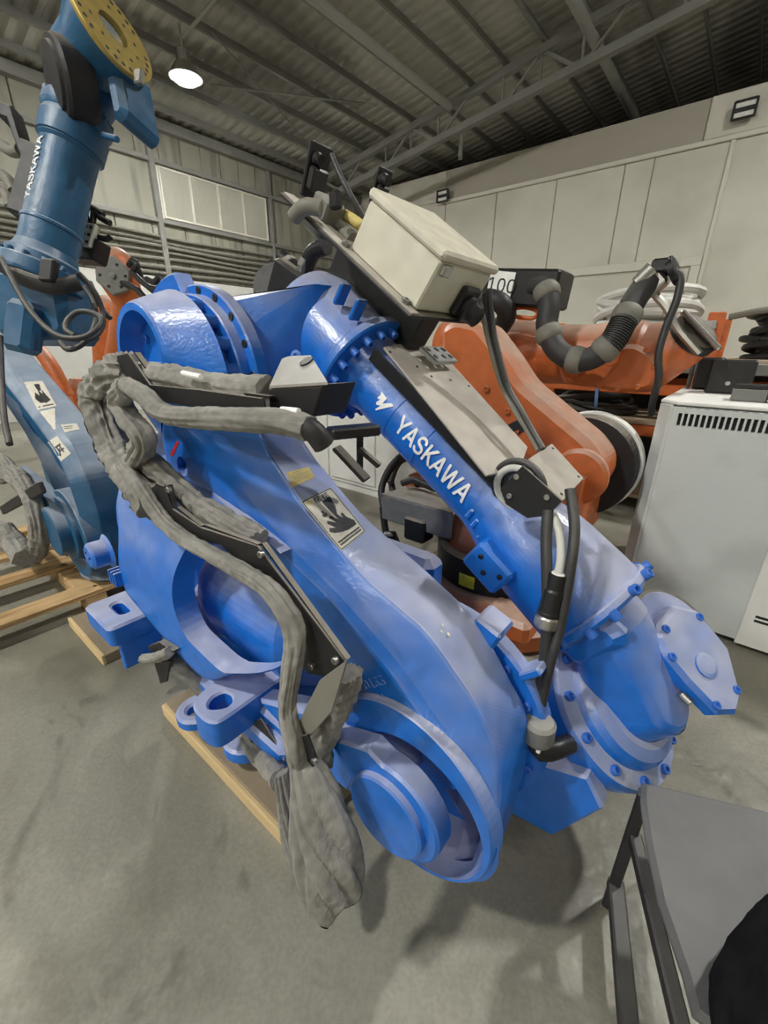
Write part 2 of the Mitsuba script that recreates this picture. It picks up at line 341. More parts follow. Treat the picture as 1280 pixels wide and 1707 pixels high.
for k in range(4):
    ya = 4.66 + k * .575; yb = ya + .535
    fr = cut(bx((XL + .02, ya - .03, 3.39), (XL + .055, yb + .03, 4.19), 0), bx((XL, ya, 3.42), (XL + .1, yb, 4.16), 0))
    sh = add('window_1__sash', fr, 'trim_pale', False)
    sl_ = cat([obox((XL + .03, 0, 3.43 + .024 * j), unit((.6, 0, .8)), EY, unit((-.8, 0, .6)), (-.016, ya, -.002), (.016, yb, .002), 0) for j in range(31)])
    add(sh + '__louvre', sl_, 'louvre', False, kind='stuff')

# back partition of insulated panels
add('wall_back', bx((XL - .1, YP, 0), (XR, YP + .12, 4.93), 0), 'wall_panel', False, kind='structure')
seams = [-9.05, -7.55, -6.33, -5.06, -3.79, -2.58, -2.12, -1.03, .25, 1.6, 3.0, 4.4]
for a, b in zip(seams, seams[1:]):
    add('wall_back__panel', bx((a + .008, YP - .04, .02), (b - .008, YP + .01, 4.28), .008), 'wall_panel', False)
add('wall_back__top_panel', bx((-9.05, YP - .04, 4.36), (-6.36, YP + .01, 4.92), .008), 'wall_panel', False)
add('wall_back__top_panel', bx((-6.34, YP - .015, 4.36), (-1.47, YP + .01, 4.92), .006), 'wall_strip', False)
add('wall_back__top_panel', bx((-1.45, YP - .06, 4.36), (4.4, YP + .01, 4.92), .008), 'wall_panel', False)
add('trim_1', bx((-6.33, YP - .085, 4.285), (4.4, YP - .03, 4.355), .008), 'trim_pale', False, kind='structure')
add('trim_2', bx((-1.065, YP - .085, .02), (-1.0, YP - .035, 4.28), .008), 'trim_pale', False, kind='structure')
dr_ = add('door_1', bx((-4.6, YP - .065, .02), (-1.22, YP - .036, 2.55), .004), 'wall_panel', False, kind='structure')
add('door_1__frame', bx((-4.6, YP - .12, 2.55), (-1.07, YP - .036, 2.70), .008), 'trim_pale', False)
add('door_1__frame', bx((-1.21, YP - .12, .02), (-1.07, YP - .036, 2.548), .008), 'trim_pale', False)
add('door_1__rail', bx((-4.6, YP - .085, 1.62), (-1.22, YP - .066, 1.70), .004), 'trim_pale', False)
add('wall_right', bx((XR, YF_ - .2, 0), (XR + .2, YB + .2, 7.5), 0), 'wall_panel', False, kind='structure')
add('wall_front', bx((XL - .2, YF_ - .2, 0), (XR + .2, YF_, 7.5), 0), 'wall_panel', False, kind='structure')
add('wall_rear', bx((XL - .2, YB, 0), (XR + .2, YB + .2, 7.6), 0), 'wall_panel', False, kind='structure')

# high-bay lamps, all but the first out of view, and wall floodlights
for i, (x, y, z, pw) in enumerate(LAMPS):
    lab = 'glowing white high-bay lamp hanging under the dark corrugated roof'
    t = thing('pendant_lamp', lab, 'lamp', 'high-bay lamps of the hall')
    if i: labels[t]['label'] = 'unseen high-bay lamp ' + ['behind the camera to the left', 'behind the camera to the right', 'near the left wall behind the camera', 'over the rack side of the hall', 'far behind the camera to the left', 'far behind the camera to the right'][i - 1] + ', out of view, placed to light the robots and walls'
    add(t + '__housing', lathe([(.03, .30), (.09, .29), (.10, .16), (.13, .14), (.22, .0), (.215, .0), (.12, .13), (.05, .135)], (x, y, z), EZ, 40), 'steel')
    add(t + '__stem', cyl((x, y, z + .28), (x, y, roof_z(x) - .02), .014, 10), 'pipe_grey')
    d = mikit.ply(lathe([(.185, .02), (.175, -.015), (.14, -.045), (.08, -.065), (.02, -.07)], (x, y, z), EZ, 40), 'lamp_glow', smooth=False)
    d['emitter'] = {'type': 'area', 'radiance': rgb([LAMP_POWER * pw * c for c in (1.0, .985, .93)])}
    add(t + '__lens', d, None)
for (x, z, lab) in ((-6.32, 4.40, 'small black twin floodlight at the left end of the pale wall'), (-.98, 4.60, 'black twin floodlight on the pale wall at the upper right')):
    t = thing('floodlight', lab, 'floodlight')
    fr = cut(bx((x - .15, YP - .24, z - .12), (x + .15, YP - .17, z + .12), .01), bx((x - .125, YP - .3, z - .10), (x + .125, YP - .2, z - .02), 0), bx((x - .125, YP - .3, z + .02), (x + .125, YP - .2, z + .10), 0))
    add(t + '__frame', fr, 'black_plastic', False)
    for s in (-.06, .06): add(t + '__reflector', bx((x - .122, YP - .205, z + s - .035), (x + .122, YP - .198, z + s + .035), .002), 'cabinet_white', False)
    add(t + '__bracket', bx((x - .10, YP - .175, z - .03), (x + .10, YP - .05, z + .0), .006), 'black_plastic', False)

# ---------------------------------------------------------------- the main blue robot
FO, FD, FPP = A3((-0.837,0.95,1.137)), A3((0.812,0,-0.583)), A3((0.583,0,0.812))                     # forearm origin, direction and its upward normal
def fr3(a, b, y): return np.array([FO[0] + FD[0] * a + FPP[0] * b, y, FO[2] + FD[2] * a + FPP[2] * b])
def fbox(lo, hi, b=.004):                                      # box in forearm axes (along, up, y)
    return obox((FO[0], 0, FO[2]), FD, FPP, EY, lo, hi, b)
YAX = .95
R1 = thing('robot_arm', 'big bright blue six-axis industrial robot arm with white lettering, folded down in the foreground', 'robot arm')

# base casting
wallP = [(-1.646,0.806),(-1.572,0.865),(-1.428,0.931),(-1.27,0.979),(-1.137,0.984),(-1.055,0.907),(-0.872,0.86),(-0.642,0.791),(-0.572,0.732),(-0.56,0.675),(-0.592,0.587),(-0.685,0.517),(-0.824,0.434),(-0.94,0.342),(-1.104,0.359),(-1.216,0.383),(-1.34,0.418),(-1.446,0.446),(-1.429,0.553),(-1.406,0.65),(-1.461,0.696),(-1.589,0.744),(-1.646,0.766)]
hole = [(-0.989,0.736),(-1.048,0.626),(-1.053,0.546),(-1.01,0.463),(-0.83,0.443),(-0.684,0.523),(-0.596,0.588),(-0.557,0.677),(-0.565,0.735),(-0.642,0.791),(-0.719,0.812),(-0.845,0.821),(-0.926,0.785)]
def smooth_ring(P, n=160, k=3):
    """Resample a closed outline evenly with rounded corners."""
    P = A3(P); P = np.vstack([P, P[:1]]); L = np.concatenate([[0], np.cumsum(np.linalg.norm(np.diff(P, axis=0), axis=1))])
    t = np.linspace(0, L[-1], n, endpoint=False); Q = np.stack([np.interp(t, L, P[:, i]) for i in range(P.shape[1])], 1)
    for _ in range(k): Q = .25 * np.roll(Q, 1, 0) + .5 * Q + .25 * np.roll(Q, -1, 0)
    return Q
wr = [tuple(q) for q in smooth_ring(ccw(wallP), 110, 2)]
hr = [tuple(q) for q in smooth_ring(ccw(hole), 70, 3)]
def refined(m, L, fn):
    q = man(wm(m)).refine_to_length(L); m = unman(q); m.vertices = fn(m.vertices.copy()); return m
def lean(v):
    """The casting bulges out low down and leans back towards its rounded upper edge."""
    t = np.clip((v[:, 2] - .50) / .45, 0, 1); v[:, 1] += .16 * t ** 2
    e = np.clip((-1.38 - v[:, 0]) / .20, 0, 1); v[:, 1] += .07 * e ** 2; return v
wall_m = refined(cut(plateY(wr, .395, .062, .014), plateY(hr, .3, .3, 0)), .03, lean)
base = add(R1 + '__base', wall_m, 'blue_paint', 40)
add(base + '__rear_wall', bx((-1.45, 1.20, .20), (-.75, 1.32, .44), .03), 'blue_paint', 30)
add(base + '__bottom_rail', bx((-1.30, .43, .19), (-.66, .52, .27), .02), 'blue_paint', 30)
add(base + '__side_wall', bx((-1.56, .60, .30), (-1.42, 1.25, .62), .05), 'blue_paint', 30)
add(base + '__turntable', lathe([(.30, .056), (.30, .16), (.40, .16), (.42, .18), (.42, .24), (.36, .26), (.36, .36)], (-1.15, .875, 0), EZ, 64), 'blue_paint', 30)
add(base + '__barrel', lathe([(.15, 0), (.19, .03), (.205, .10), (.205, .43), (.19, .45)], (-1.20, .71, .46), EX, 64), 'blue_paint', 30)
def foot(x0, y0, x1, y1, zt=.35, th=.075, along=1, key=None):
    cx, cy = (x0 + x1) / 2, (y0 + y1) / 2
    w, h = x1 - x0, y1 - y0
    sl = rrect(cx, cy, w * .42 if along else w * .22, h * .22 if along else h * .42, .5, 7)
    k = add(R1 + '__foot', plateZ(rrect(cx, cy, w, h, .022, 5), zt - th, th, .008, [sl]), 'blue_paint', 30)
    return k
f1 = foot(-1.605, .315, -1.385, .475)
add(f1 + '__rib', bx((-1.59, .36, .20), (-1.57, .47, .30), .004), 'blue_paint', False)
add(f1 + '__rib', bx((-1.42, .34, .17), (-1.395, .47, .30), .004), 'blue_paint', False)
f2p = [(-0.898,0.337),(-0.919,0.365),(-0.93,0.426),(-0.937,0.475),(-0.889,0.515),(-0.817,0.574),(-0.792,0.546),(-0.795,0.512),(-0.791,0.375),(-0.794,0.342),(-0.823,0.329),(-0.872,0.329)]
f2s = [(-0.867,0.363),(-0.879,0.384),(-0.872,0.412),(-0.846,0.417),(-0.826,0.408),(-0.822,0.388),(-0.835,0.37),(-0.85,0.357)]
f2 = add(R1 + '__foot', plateZ([tuple(q) for q in smooth_ring(ccw(f2p), 70, 2)], .262, .088, .006, [[tuple(q) for q in smooth_ring(ccw(f2s), 28, 1)]]), 'blue_paint', 30)
add(f2 + '__web', plateZ([(-1.15, .46), (-.62, .46), (-.60, .50), (-1.15, .50)], .22, .08, .01), 'blue_paint', 30)
f3p = [(-1.001,1.236),(-1.002,1.399),(-0.92,1.46),(-0.845,1.417),(-0.822,1.339),(-0.826,1.208)]
f3 = add(R1 + '__foot', plateZ([tuple(q) for q in smooth_ring(ccw(f3p), 60, 2)], .27, .08, .006, [[tuple(q) for q in smooth_ring(ccw([(-0.942,1.38),(-0.939,1.412),(-0.911,1.436),(-0.881,1.416),(-0.873,1.371),(-0.901,1.348)]), 24, 1)]]), 'blue_paint', 30)
f4 = foot(-1.58, 1.26, -1.38, 1.42)
lgq = A3([(-1.064,0.381,0.17)][0]); lgr = A3([(-0.893,0.418,0.15)][0])
add(base + '__lug', plateZ(circ(lgq[0], lgq[1] + .03, .06, 20), .13, .04, .008, [circ(lgq[0], lgq[1] + .02, .02, 12)]), 'blue_paint', 30)
add(base + '__lug', plateZ(circ(lgr[0], lgr[1] + .05, .07, 20), .09, .05, .008), 'blue_paint', 30)
add(base + '__shoulder', plateY([(-1.0, .20), (-.52, .20), (-.46, .28), (-.50, .38), (-1.0, .40)], .74, .36, .03), 'blue_paint', 30)
pl = add(base + '__plug', lathe([(.035, 0), (.045, .008), (.045, .05), (.06, .06)], (-1.53, .35, .55), EY, 32), 'blue_paint', 30)
for k in range(3): add(pl + '__fin', bx((-1.46 + .022 * k, .375, .47), (-1.452 + .022 * k, .41, .52), .002), 'blue_paint', False)
for dx, dz in ((-.014, .012), (.015, .0)): add(pl + '__hole', cyl((-1.53 + dx, .348, .55 + dz), (-1.53 + dx, .356, .55 + dz), .005, 10), 'black_plastic')

# lower arm
armN = [(-1.15,1.02),(-.968,.985),(-.88,.885),(-.73,.795),(-.552,.725),(-.403,.64),(-.331,.581),(-.249,.505),(-.185,.445),(-.140,.37),(-.15,.29),(-.19,.235),(-.25,.20),(-.32,.183),(-.40,.178),(-.48,.20),(-.535,.26),(-.555,.34),(-.535,.42),(-.55,.52),(-.70,.63),(-.90,.72),(-1.05,.80),(-1.16,.88)]
armM = [(-0.846,1.039),(-0.747,0.973),(-0.666,0.896),(-0.588,0.843),(-0.492,0.781),(-0.408,0.748),(-0.345,0.724),(-0.283,0.675),(-0.227,0.618),(-0.176,0.529),(-0.161,0.403)] + [(-.185,.225),(-.25,.19),(-.32,.173),(-.40,.168),(-.485,.19),(-.545,.25),(-.565,.34),(-.545,.415),(-.56,.515),(-.71,.62),(-.91,.71),(-1.06,.79),(-1.17,.87)]
armF = [(-0.89,1.017),(-0.74,0.925),(-0.624,0.845),(-0.517,0.793),(-0.419,0.749),(-0.329,0.702),(-0.277,0.654),(-0.224,0.586),(-0.18,0.513),(-0.169,0.371),(-0.19,0.125)]
armB = armF + [(-.19,.235),(-.25,.20),(-.32,.183),(-.40,.178),(-.48,.20),(-.535,.26),(-.555,.34),(-.535,.42),(-.55,.52),(-.70,.63),(-.90,.72),(-1.05,.80),(-1.12,.88)]
armB = [(p[0], p[1]) for p in armB]
pc, pr_ = (-.318, .352), .157

def ring3(P, n=220): 
    P = A3(P); return P
def dense(Ps, m=10):
    """Closed Catmull-Rom through matching outlines, so all sections keep matching vertices."""
    out = []
    for P in Ps:
        P = A3(P); k = len(P); Q = []
        for i in range(k):
            p0, p1, p2, p3 = P[i - 1], P[i], P[(i + 1) % k], P[(i + 2) % k]; t = np.linspace(0, 1, m, endpoint=False)[:, None]
            Q.append(.5 * (2 * p1 + (p2 - p0) * t + (2 * p0 - 5 * p1 + 4 * p2 - p3) * t ** 2 + (3 * p1 - p0 - 3 * p2 + p3) * t ** 3))
        out.append(np.vstack(Q))
    return out
dN, dM, dB = dense([armN, armM, armB])
lerp = lambda a, b, t: a * (1 - t) + b * t
arm_body = loftY([(.500, dN), (.502, lerp(dN, dM, .06))] + [(.50 + .040 * t, lerp(dN, dM, .06 + .94 * t ** .85)) for t in (.2, .4, .6, .8, .93)] +
                 [(.541, dM)] + [(.541 + .125 * t, lerp(dM, dB, t)) for t in np.linspace(.04, 1, 22)] + [(.675, dB), (.68, lerp(dB, dN, .05))])
dish = tubeY([(pr_, .44), (pr_, .505), (pr_ - .004, .515), (.138, .60), (.05, .61)], *pc, 64)
holes_ = [plateY([(-0.307,0.272),(-0.267,0.304),(-0.219,0.303),(-0.189,0.261),(-0.191,0.229),(-0.223,0.227),(-0.269,0.241)], .52, .4, 0), plateY([(-0.505,0.333),(-0.446,0.383),(-0.383,0.358),(-0.37,0.303),(-0.403,0.257),(-0.456,0.275)], .52, .4, 0)]
ring_raise = tubeY([(.10, .484), (.196, .484), (.199, .487), (.203, .52), (.10, .52)], -.345, .372, 80)
lift = [tubeY([(r, .45), (r, .8)], x, z, 32) for x, z, r in ((-1.085, .905, .026), (-1.0, .80, .035), (-.80, .735, .035))]
arm = add(R1 + '__lower_arm', cut(union(wm(arm_body), wm(ring_raise)), dish, *holes_, *lift), 'blue_paint', 28)
bossP = [(-0.501,0.441),(-0.389,0.49)] + circ(-.332, .372, .108, 48, 1.78, -2.2) + [(-0.412,0.353),(-0.495,0.43)]
boss = add(R1 + '__pivot_bracket', plateY(bossP, .435, .05, .006), 'blue_paint', 28)
add(boss + '__cover', tubeY([(.082, .420), (.087, .423), (.087, .436), (.02, .43)], -.338, .367, 64), 'blue_paint', 30)
add(boss + '__strut', plateY([(-.80, .33), (-.52, .46), (-.42, .40), (-.47, .27), (-.56, .27)], .46, .06, .01), 'blue_paint', 28)
# far-side gear flange of the shoulder, with its tab and bolts
ff = add(R1 + '__shoulder_flange', cut(tubeY([(.20, .70), (.255, .70), (.262, .706), (.262, .735), (.255, .74), (.18, .74)], -.395, .41, 72), tubeY([(.21, .65), (.21, .80)], -.395, .41, 56)), 'blue_paint', 30)
for t in np.linspace(-.2, 2.6, 9): add(ff + '__bolt', bolt((-.395 + .235 * math.cos(t), .699, .41 + .235 * math.sin(t)), -EY, .010, .008), 'bolt_blue')
add(ff + '__tab', obox((-.29, .72, .655), unit((.9, 0, -.35)), EY, unit((.35, 0, .9)), (-.03, -.05, -.02), (.03, .02, .035), .006), 'blue_paint', 30)
add(ff + '__tab', obox((-.195, .72, .60), unit((.7, 0, -.7)), EY, unit((.7, 0, .7)), (-.008, -.03, -.02), (.008, .02, .03), .003), 'blue_paint', 30)
add(R1 + '__support_plate', plateY([(-.26, .10), (-.10, .13), (-.02, .30), (-.06, .36), (-.22, .30)], .76, .05, .006), 'blue_paint', 30)

# elbow hub
def ringsec(cx, cz, r, n=64): return [(cx + r * math.cos(t), cz + r * math.sin(t)) for t in np.linspace(0, 2 * np.pi, n, endpoint=False)]
hub_body = loftY([(.505, ringsec(-1.23, 1.165, .132)), (.513, ringsec(-1.228, 1.16, .143)), (.535, ringsec(-1.22, 1.14, .172)), (.585, ringsec(-1.19, 1.095, .236)), (.590, ringsec(-1.19, 1.095, .231))])
rec = loftY([(.49, ringsec(-1.23, 1.165, .118)), (.56, ringsec(-1.22, 1.15, .118))])
hub = add(R1 + '__elbow_hub', cut(hub_body, rec), 'blue_paint', 35)
for t in (.3, 1.0, 1.7, 2.4, 3.1, 3.8, 4.5, 5.2): add(hub + '__bolt', bolt((-1.22 + .095 * math.cos(t), .562, 1.15 + .095 * math.sin(t)), -EY, .011, .012), 'bolt_blue')
add(hub + '__rib', obox((-1.22, .548, 1.15), EX, EY, EZ, (-.10, -.01, -.006), (.0, .02, .006), .002), 'blue_paint', False)
add(hub + '__neck', tubeY([(.185, .58), (.185, .625), (.222, .626), (.226, .63), (.226, .662)], -1.19, 1.10, 64), 'blue_paint', 30)
for t in np.linspace(-.75, 3.4, 14): add(hub + '__bolt', bolt((-1.19 + .206 * math.cos(t), .628, 1.10 + .206 * math.sin(t)), -EY, .017, .034), 'bolt_blue')
fl = add(R1 + '__elbow_flange', tubeY([(.15, .655), (.246, .655), (.25, .66), (.25, .69), (.2, .695)], -1.19, 1.10, 80), 'blue_paint', 30)
for t in np.linspace(-.2, 1.45, 6): add(fl + '__hole', cyl((-1.19 + .235 * math.cos(t), .652, 1.10 + .235 * math.sin(t)), (-1.19 + .235 * math.cos(t), .657, 1.10 + .235 * math.sin(t)), .010, 14), 'black_plastic')
seg = circ(-1.245, 1.105, .275, 18, 1.55, 3.3) + circ(-1.19, 1.10, .19, 14, 3.3, 1.55)
sg = add(fl + '__segment', plateY(seg, .635, .05, .006), 'blue_paint', 30)
for t in (1.95, 2.3): add(fl + '__socket', tubeY([(.006, .632), (.016, .632), (.018, .636), (.018, .64)], -1.245 + .243 * math.cos(t), 1.105 + .243 * math.sin(t), 20), 'bolt_blue')
add(fl + '__tab', plateY([(-.975, 1.10), (-.90, 1.10), (-.885, 1.0), (-.985, .98)], .635, .07, .008), 'blue_paint', 30)

# elbow casting between flange and forearm housing
cone = [(x, .695, z) for x, z in ringsec(-1.19, 1.10, .215, 40) if x < -1.16] + [tuple(q) for q in [(-1.059,0.7,1.308),(-1.028,0.7,1.244),(-1.007,0.7,1.157),(-1.012,0.7,1.065),(-1.016,0.75,1.307),(-1.003,0.75,1.224),(-0.986,0.76,1.102)]]
hb = [A3(q) for q in [(-0.924,0.86,1.238),(-0.944,0.84,1.1),(-1.197,0.8,1.326)]] + [fr3(-.19, .125, .84), fr3(-.19, -.125, .85), fr3(-.04, -.12, .86), fr3(-.19, .13, 1.0), fr3(-.17, -.14, 1.0), fr3(-.03, -.14, 1.0)]
add(R1 + '__elbow_casting', hull(cone + hb), 'blue_paint', 25)
hs = add(R1 + '__forearm_housing', lathe([(.09, -.30), (.125, -.285), (.143, -.22), (.142, -.03), (.158, -.024), (.162, -.02), (.162, 0), (.158, .005), (.09, .006)], (FO[0], YAX, FO[2]) - FPP * .008, FD, 80), 'blue_paint', 30)
for t in np.linspace(0, 2 * np.pi, 20, endpoint=False):
    o = fr3(.004, -.008, YAX) + (FPP * math.cos(t) + EY * math.sin(t)) * .138
    add(hs + '__bolt', bolt(o, FD, .0105, .026), 'bolt_blue')
for a in (-.12, -.055): add(hs + '__lug', fbox((a, .12, .845), (a + .013, .175, .88), .003), 'blue_paint', False)
add(hs + '__plug', lathe([(.012, 0), (.014, .003), (.014, .008), (.006, .008), (.006, .004), (1e-4, .004)], (-.925, .772, 1.175), unit((.45, -.85, .25)), 20), 'blue_paint', 30)

# forearm tube, wrist end
fore = add(R1 + '__forearm', lathe([(.06, -.01), (.112, .0), (.098, .05), (.092, .07), (.0915, .188), (.090, .190), (.090, .30), (.088, .302), (.088, .50), (.094, .535), (.112, .60), (.124, .66), (.1275, .70), (.131, .80), (.131, .835), (.07, .836)], (FO[0], YAX, FO[2]), FD, 80), 'blue_paint', 30)
add(fore + '__pad', fbox((.575, -.085, .80), (.68, -.005, .86), .008), 'blue_clean', 30)
for a, b in ((.60, -.03), (.63, -.055), (.66, -.03)): add(fore + '__hole', cyl(fr3(a, b, .795), fr3(a, b, .803), .006, 10), 'black_plastic')
for a in (.50, .525, .555): add(fore + '__hinge', fbox((a, -.03 - (a - .5) * .3, .855), (a + .012, .0 - (a - .5) * .3, .875), .003), 'blue_paint', False)
def wrap(m, a0, phi0, R):
    m = m.copy(); m = m.subdivide_to_size(.012)
    v = m.vertices; ph = phi0 - v[:, 1] / R; rr = R + v[:, 2]
    P = (FO[0], YAX, FO[2]) + FD * (a0 + v[:, :1]) + FPP * (rr * np.cos(ph))[:, None] - EY * (rr * np.sin(ph))[:, None]
    return outward(tm(P, m.faces))
tx = meshkit.text_mesh('YASKAWA', .046, .0012, bold=True)
ex_ = tx.bounds[1][0] - tx.bounds[0][0]; tx.vertices[:, 0] *= .262 / ex_
add(fore + '__lettering', wrap(tx, .212, math.radians(96), .0905), 'white_print', False, label='white capital lettering')
lg = [(123,190),(163,238),(128,262),(196,270),(207,290),(70,300),(64,293),(112,276),(80,265),(82,250),(118,238),(96,232),(96,222),(116,212)]
lg = [(((x - 64) * .687 + (y - 300) * .727) / 3.71 * .00152 + .030, ((x - 64) * .727 - (y - 300) * .687) / 3.71 * .00152) for x, y in lg]
lgm = plate([(q[0], q[1]) for q in lg], .0012, 0)
add(fore + '__emblem', wrap(lgm, .112, math.radians(97), .0925), 'white_print', False, label='white zigzag emblem')
wfl = add(R1 + '__wrist_flange', lathe([(.10, .832), (.138, .832), (.142, .836), (.142, .848), (.136, .856), (.10, .858)], (FO[0], YAX, FO[2]), FD, 64), 'blue_paint', 30)
for t in np.linspace(0, 2 * np.pi, 14, endpoint=False): add(wfl + '__bolt', bolt(fr3(.846, 0, YAX) + (FPP * math.cos(t) + EY * math.sin(t)) * .134 , FD if int(t * 10) % 2 else FPP * math.cos(t) + EY * math.sin(t), .0115, .022), 'bolt_blue')
# wrist body with its two gear covers
WB = unit((.66, -.12, .73))                                     # axis of the wrist gear cover
wc = A3([(-0.053,0.965,0.419)][0])
wrist = add(R1 + '__wrist', hull(np.vstack([lathe([(.092, .0), (.085, .06)], fr3(.852, 0, YAX), FD, 48).vertices, lathe([(.10, .0), (.085, .10), (.07, .115)], wc, WB, 48).vertices])), 'blue_paint', 40)
add(wrist + '__block', obox(fr3(.85, 0, YAX), FD, FPP, EY, (0, -.085, -.10), (.075, .06, .10), .02), 'blue_paint', 30)
u_, v_, _ = frame_for(WB)
gc = add(wrist + '__gear_cover', lathe([(.10, -.095), (.172, -.08), (.186, -.062), (.188, -.02), (.182, -.008), (.146, .0), (.142, .014), (.132, .03), (.108, .042), (.04, .046)], wc, WB, 80), 'blue_paint', 30)
for t in np.linspace(0, 2 * np.pi, 12, endpoint=False): add(gc + '__bolt', bolt(wc + WB * (-.006) + (u_ * math.cos(t) + v_ * math.sin(t)) * .165, WB, .011, .012), 'bolt_blue')
# tool end
hx = [(-0.02,0.98,0.643),(-0.004,1.051,0.664),(0.042,1.094,0.647),(0.114,1.086,0.582),(0.154,1.022,0.518),(0.152,0.981,0.5),(0.12,0.942,0.508),(0.059,0.936,0.556),(0.009,0.937,0.598),(-0.015,0.954,0.626)]
hx = A3(hx); hc = hx.mean(0); hn = unit((.60, -.35, .72)); hu = unit(np.cross(EY, hn)); hv = np.cross(hn, hu)
def on_plane(q): d = unit(A3(q) - (0, 0, 1.2)); return A3(q) + 0 * d
hp = [((q - hc) @ hu, (q - hc) @ hv) for q in hx]
cov = add(wrist + '__tool_cover', place(plate(hp, .045, .010), hc - hn * .045, hu, hv, hn), 'blue_paint', 30)
for q in hp[::2]: add(cov + '__bolt', bolt(hc + hu * q[0] * .84 + hv * q[1] * .84 - hn * .002, hn, .009, .006), 'bolt_blue')
add(cov + '__boss', lathe([(.026, -.004), (.026, .004), (.018, .007)], hc + hu * .02, hn, 24), 'blue_paint', 30)
tcn = unit((.55, -.20, .80)); tco = A3([(0.021,1.09,0.566)][0])
tf = add(wrist + '__tool_flange', lathe([(.04, -.03), (.110, -.03), (.116, -.024), (.116, .0), (.110, .004), (.03, .004)], tco, tcn, 64), 'blue_paint', 30)
add(tf + '__ring', lathe([(.1165, -.02), (.121, -.02), (.121, .002), (.1165, .002)], tco, tcn, 64), 'steel', 30)
add(wrist + '__neck', hull(np.vstack([lathe([(.06, 0), (.06, .02)], wc + WB * .03, WB, 24).vertices, lathe([(.05, -.02), (.05, .0)], tco - tcn * .02, tcn, 24).vertices, lathe([(.05, -.02), (.05, 0)], hc - hn * .06, hn, 24).vertices])), 'blue_paint', 40)
add(wrist + '__fitting', cyl([(0.048,0.94,0.522)][0], [(0.07,0.935,0.512)][0], .009, 12), 'steel')

# junction box on its carrier plate
BY0, BY1, BA0, BA1, BB0, BB1 = .82, 1.055, -.110, .122, .256, .382
jb = add(R1 + '__junction_box', fbox((BA0, BB0, BY0 + .004), (BA1, BB1 - .02, BY1 - .004), .004), 'beige_paint', 30, label='cream sheet-steel junction box')
add(jb + '__lid', fbox((BA0 - .006, BB1 - .018, BY0 - .004), (BA1 + .006, BB1 + .002, BY1 + .004), .006), 'beige_paint', 30)
add(jb + '__latch', fbox((BA1, BB1 - .045, BY0 + .015), (BA1 + .012, BB1 - .022, BY0 + .045), .003), 'steel', 30)
cp = add(R1 + '__carrier_plate', fbox((-.345, .246, .79), (.142, .254, 1.07), .003), 'black_metal', False)
add(cp + '__strip', fbox((-.34, .254, .795), (.138, .258, .825), .001), 'cover_grey', False)
for a in (-.115, .10): add(cp + '__bolt', bolt(fr3(a, .258, .812), FPP, .011, .009, 6), 'grey_metal')
add(cp + '__bracket', fbox((-.30, .10, .98), (.06, .236, 1.06), .006), 'black_metal', 30)
add(cp + '__perforated_angle', cut(fbox((.085, .13, .99), (.15, .142, 1.10), .002), *[cyl(fr3(a, .12, y), fr3(a, .15, y), .009, 12) for a in (.10, .13) for y in (1.01, 1.05, 1.085)]), 'zinc', False)
gl = add(jb + '__cable_gland', lathe([(.030, 0), (.030, .03), (.024, .035), (.024, .055)], fr3(BA1, .285, .995), FD, 24), 'black_plastic', 30)
add(jb + '__socket_plate', fbox((BA1, .262, .95), (BA1 + .018, .33, 1.02), .005), 'black_plastic', 30)
# fittings and limit switches at the upper end
ap = add(R1 + '__valve_block', obox([(-0.897,0.86,1.487)][0], FD, EY, FPP, (-.03, -.03, -.035), (.03, .03, .05), .005), 'grey_metal', False)
def sw(name, px, w, h, dy, key=R1):
    o = A3(px); return o
for (o, s) in ((A3([(-0.979,0.9,1.572)][0]), .85), (A3([(-0.896,1.06,1.57)][0]), .65)):
    d = thing_key = add(R1 + '__switch_plate', obox(o, unit((.9, 0, -.43)), EY, unit((.43, 0, .9)), (-.012 * s, -.035 * s, -.02 * s), (.0, .05 * s, .115 * s), .003), 'black_metal', 30)
    add(d + '__connector', lathe([(.012, 0), (.016, .004), (.016, .03), (.012, .034), (.012, .05)], o + A3((.008, .0, .08)) * s, unit((.8, -.2, -.35)), 16), 'black_plastic', 30)
    add(d + '__body', obox(o, unit((.9, 0, -.43)), EY, unit((.43, 0, .9)), (.0, -.03 * s, .0), (.03 * s, .03 * s, .06 * s), .005), 'black_plastic', 30)
add(ap + '__switch', bx([(-0.839,0.84,1.529)][0], A3([(-0.839,0.84,1.529)][0]) + (.03, -.02, -.035), .004), 'black_plastic', 30)
el = add(R1 + '__hose_elbow', tube([(-0.902,0.77,1.478),(-0.88,0.77,1.489),(-0.857,0.775,1.494),(-0.832,0.79,1.488)], .017, 16), 'collar_grey', 40, label='dusty tan hose elbow')
add(R1 + '__hose_fitting', tube([(-0.875,0.88,1.483),(-0.851,0.88,1.463),(-0.82,0.88,1.441)], .018, 14), 'collar_grey', 40)
add(R1 + '__yellow_hose', tube([(-0.89,0.9,1.514),(-0.843,0.9,1.492),(-0.804,0.9,1.469)], .013, 12), 'sticker_yellow', 40, label='short yellow hose')
add(R1 + '__switch_cable', tube([(-0.903,0.9,1.631),(-0.878,0.9,1.588),(-0.846,0.9,1.544),(-0.82,0.92,1.495)], .007, 10), 'hose_black', 40)

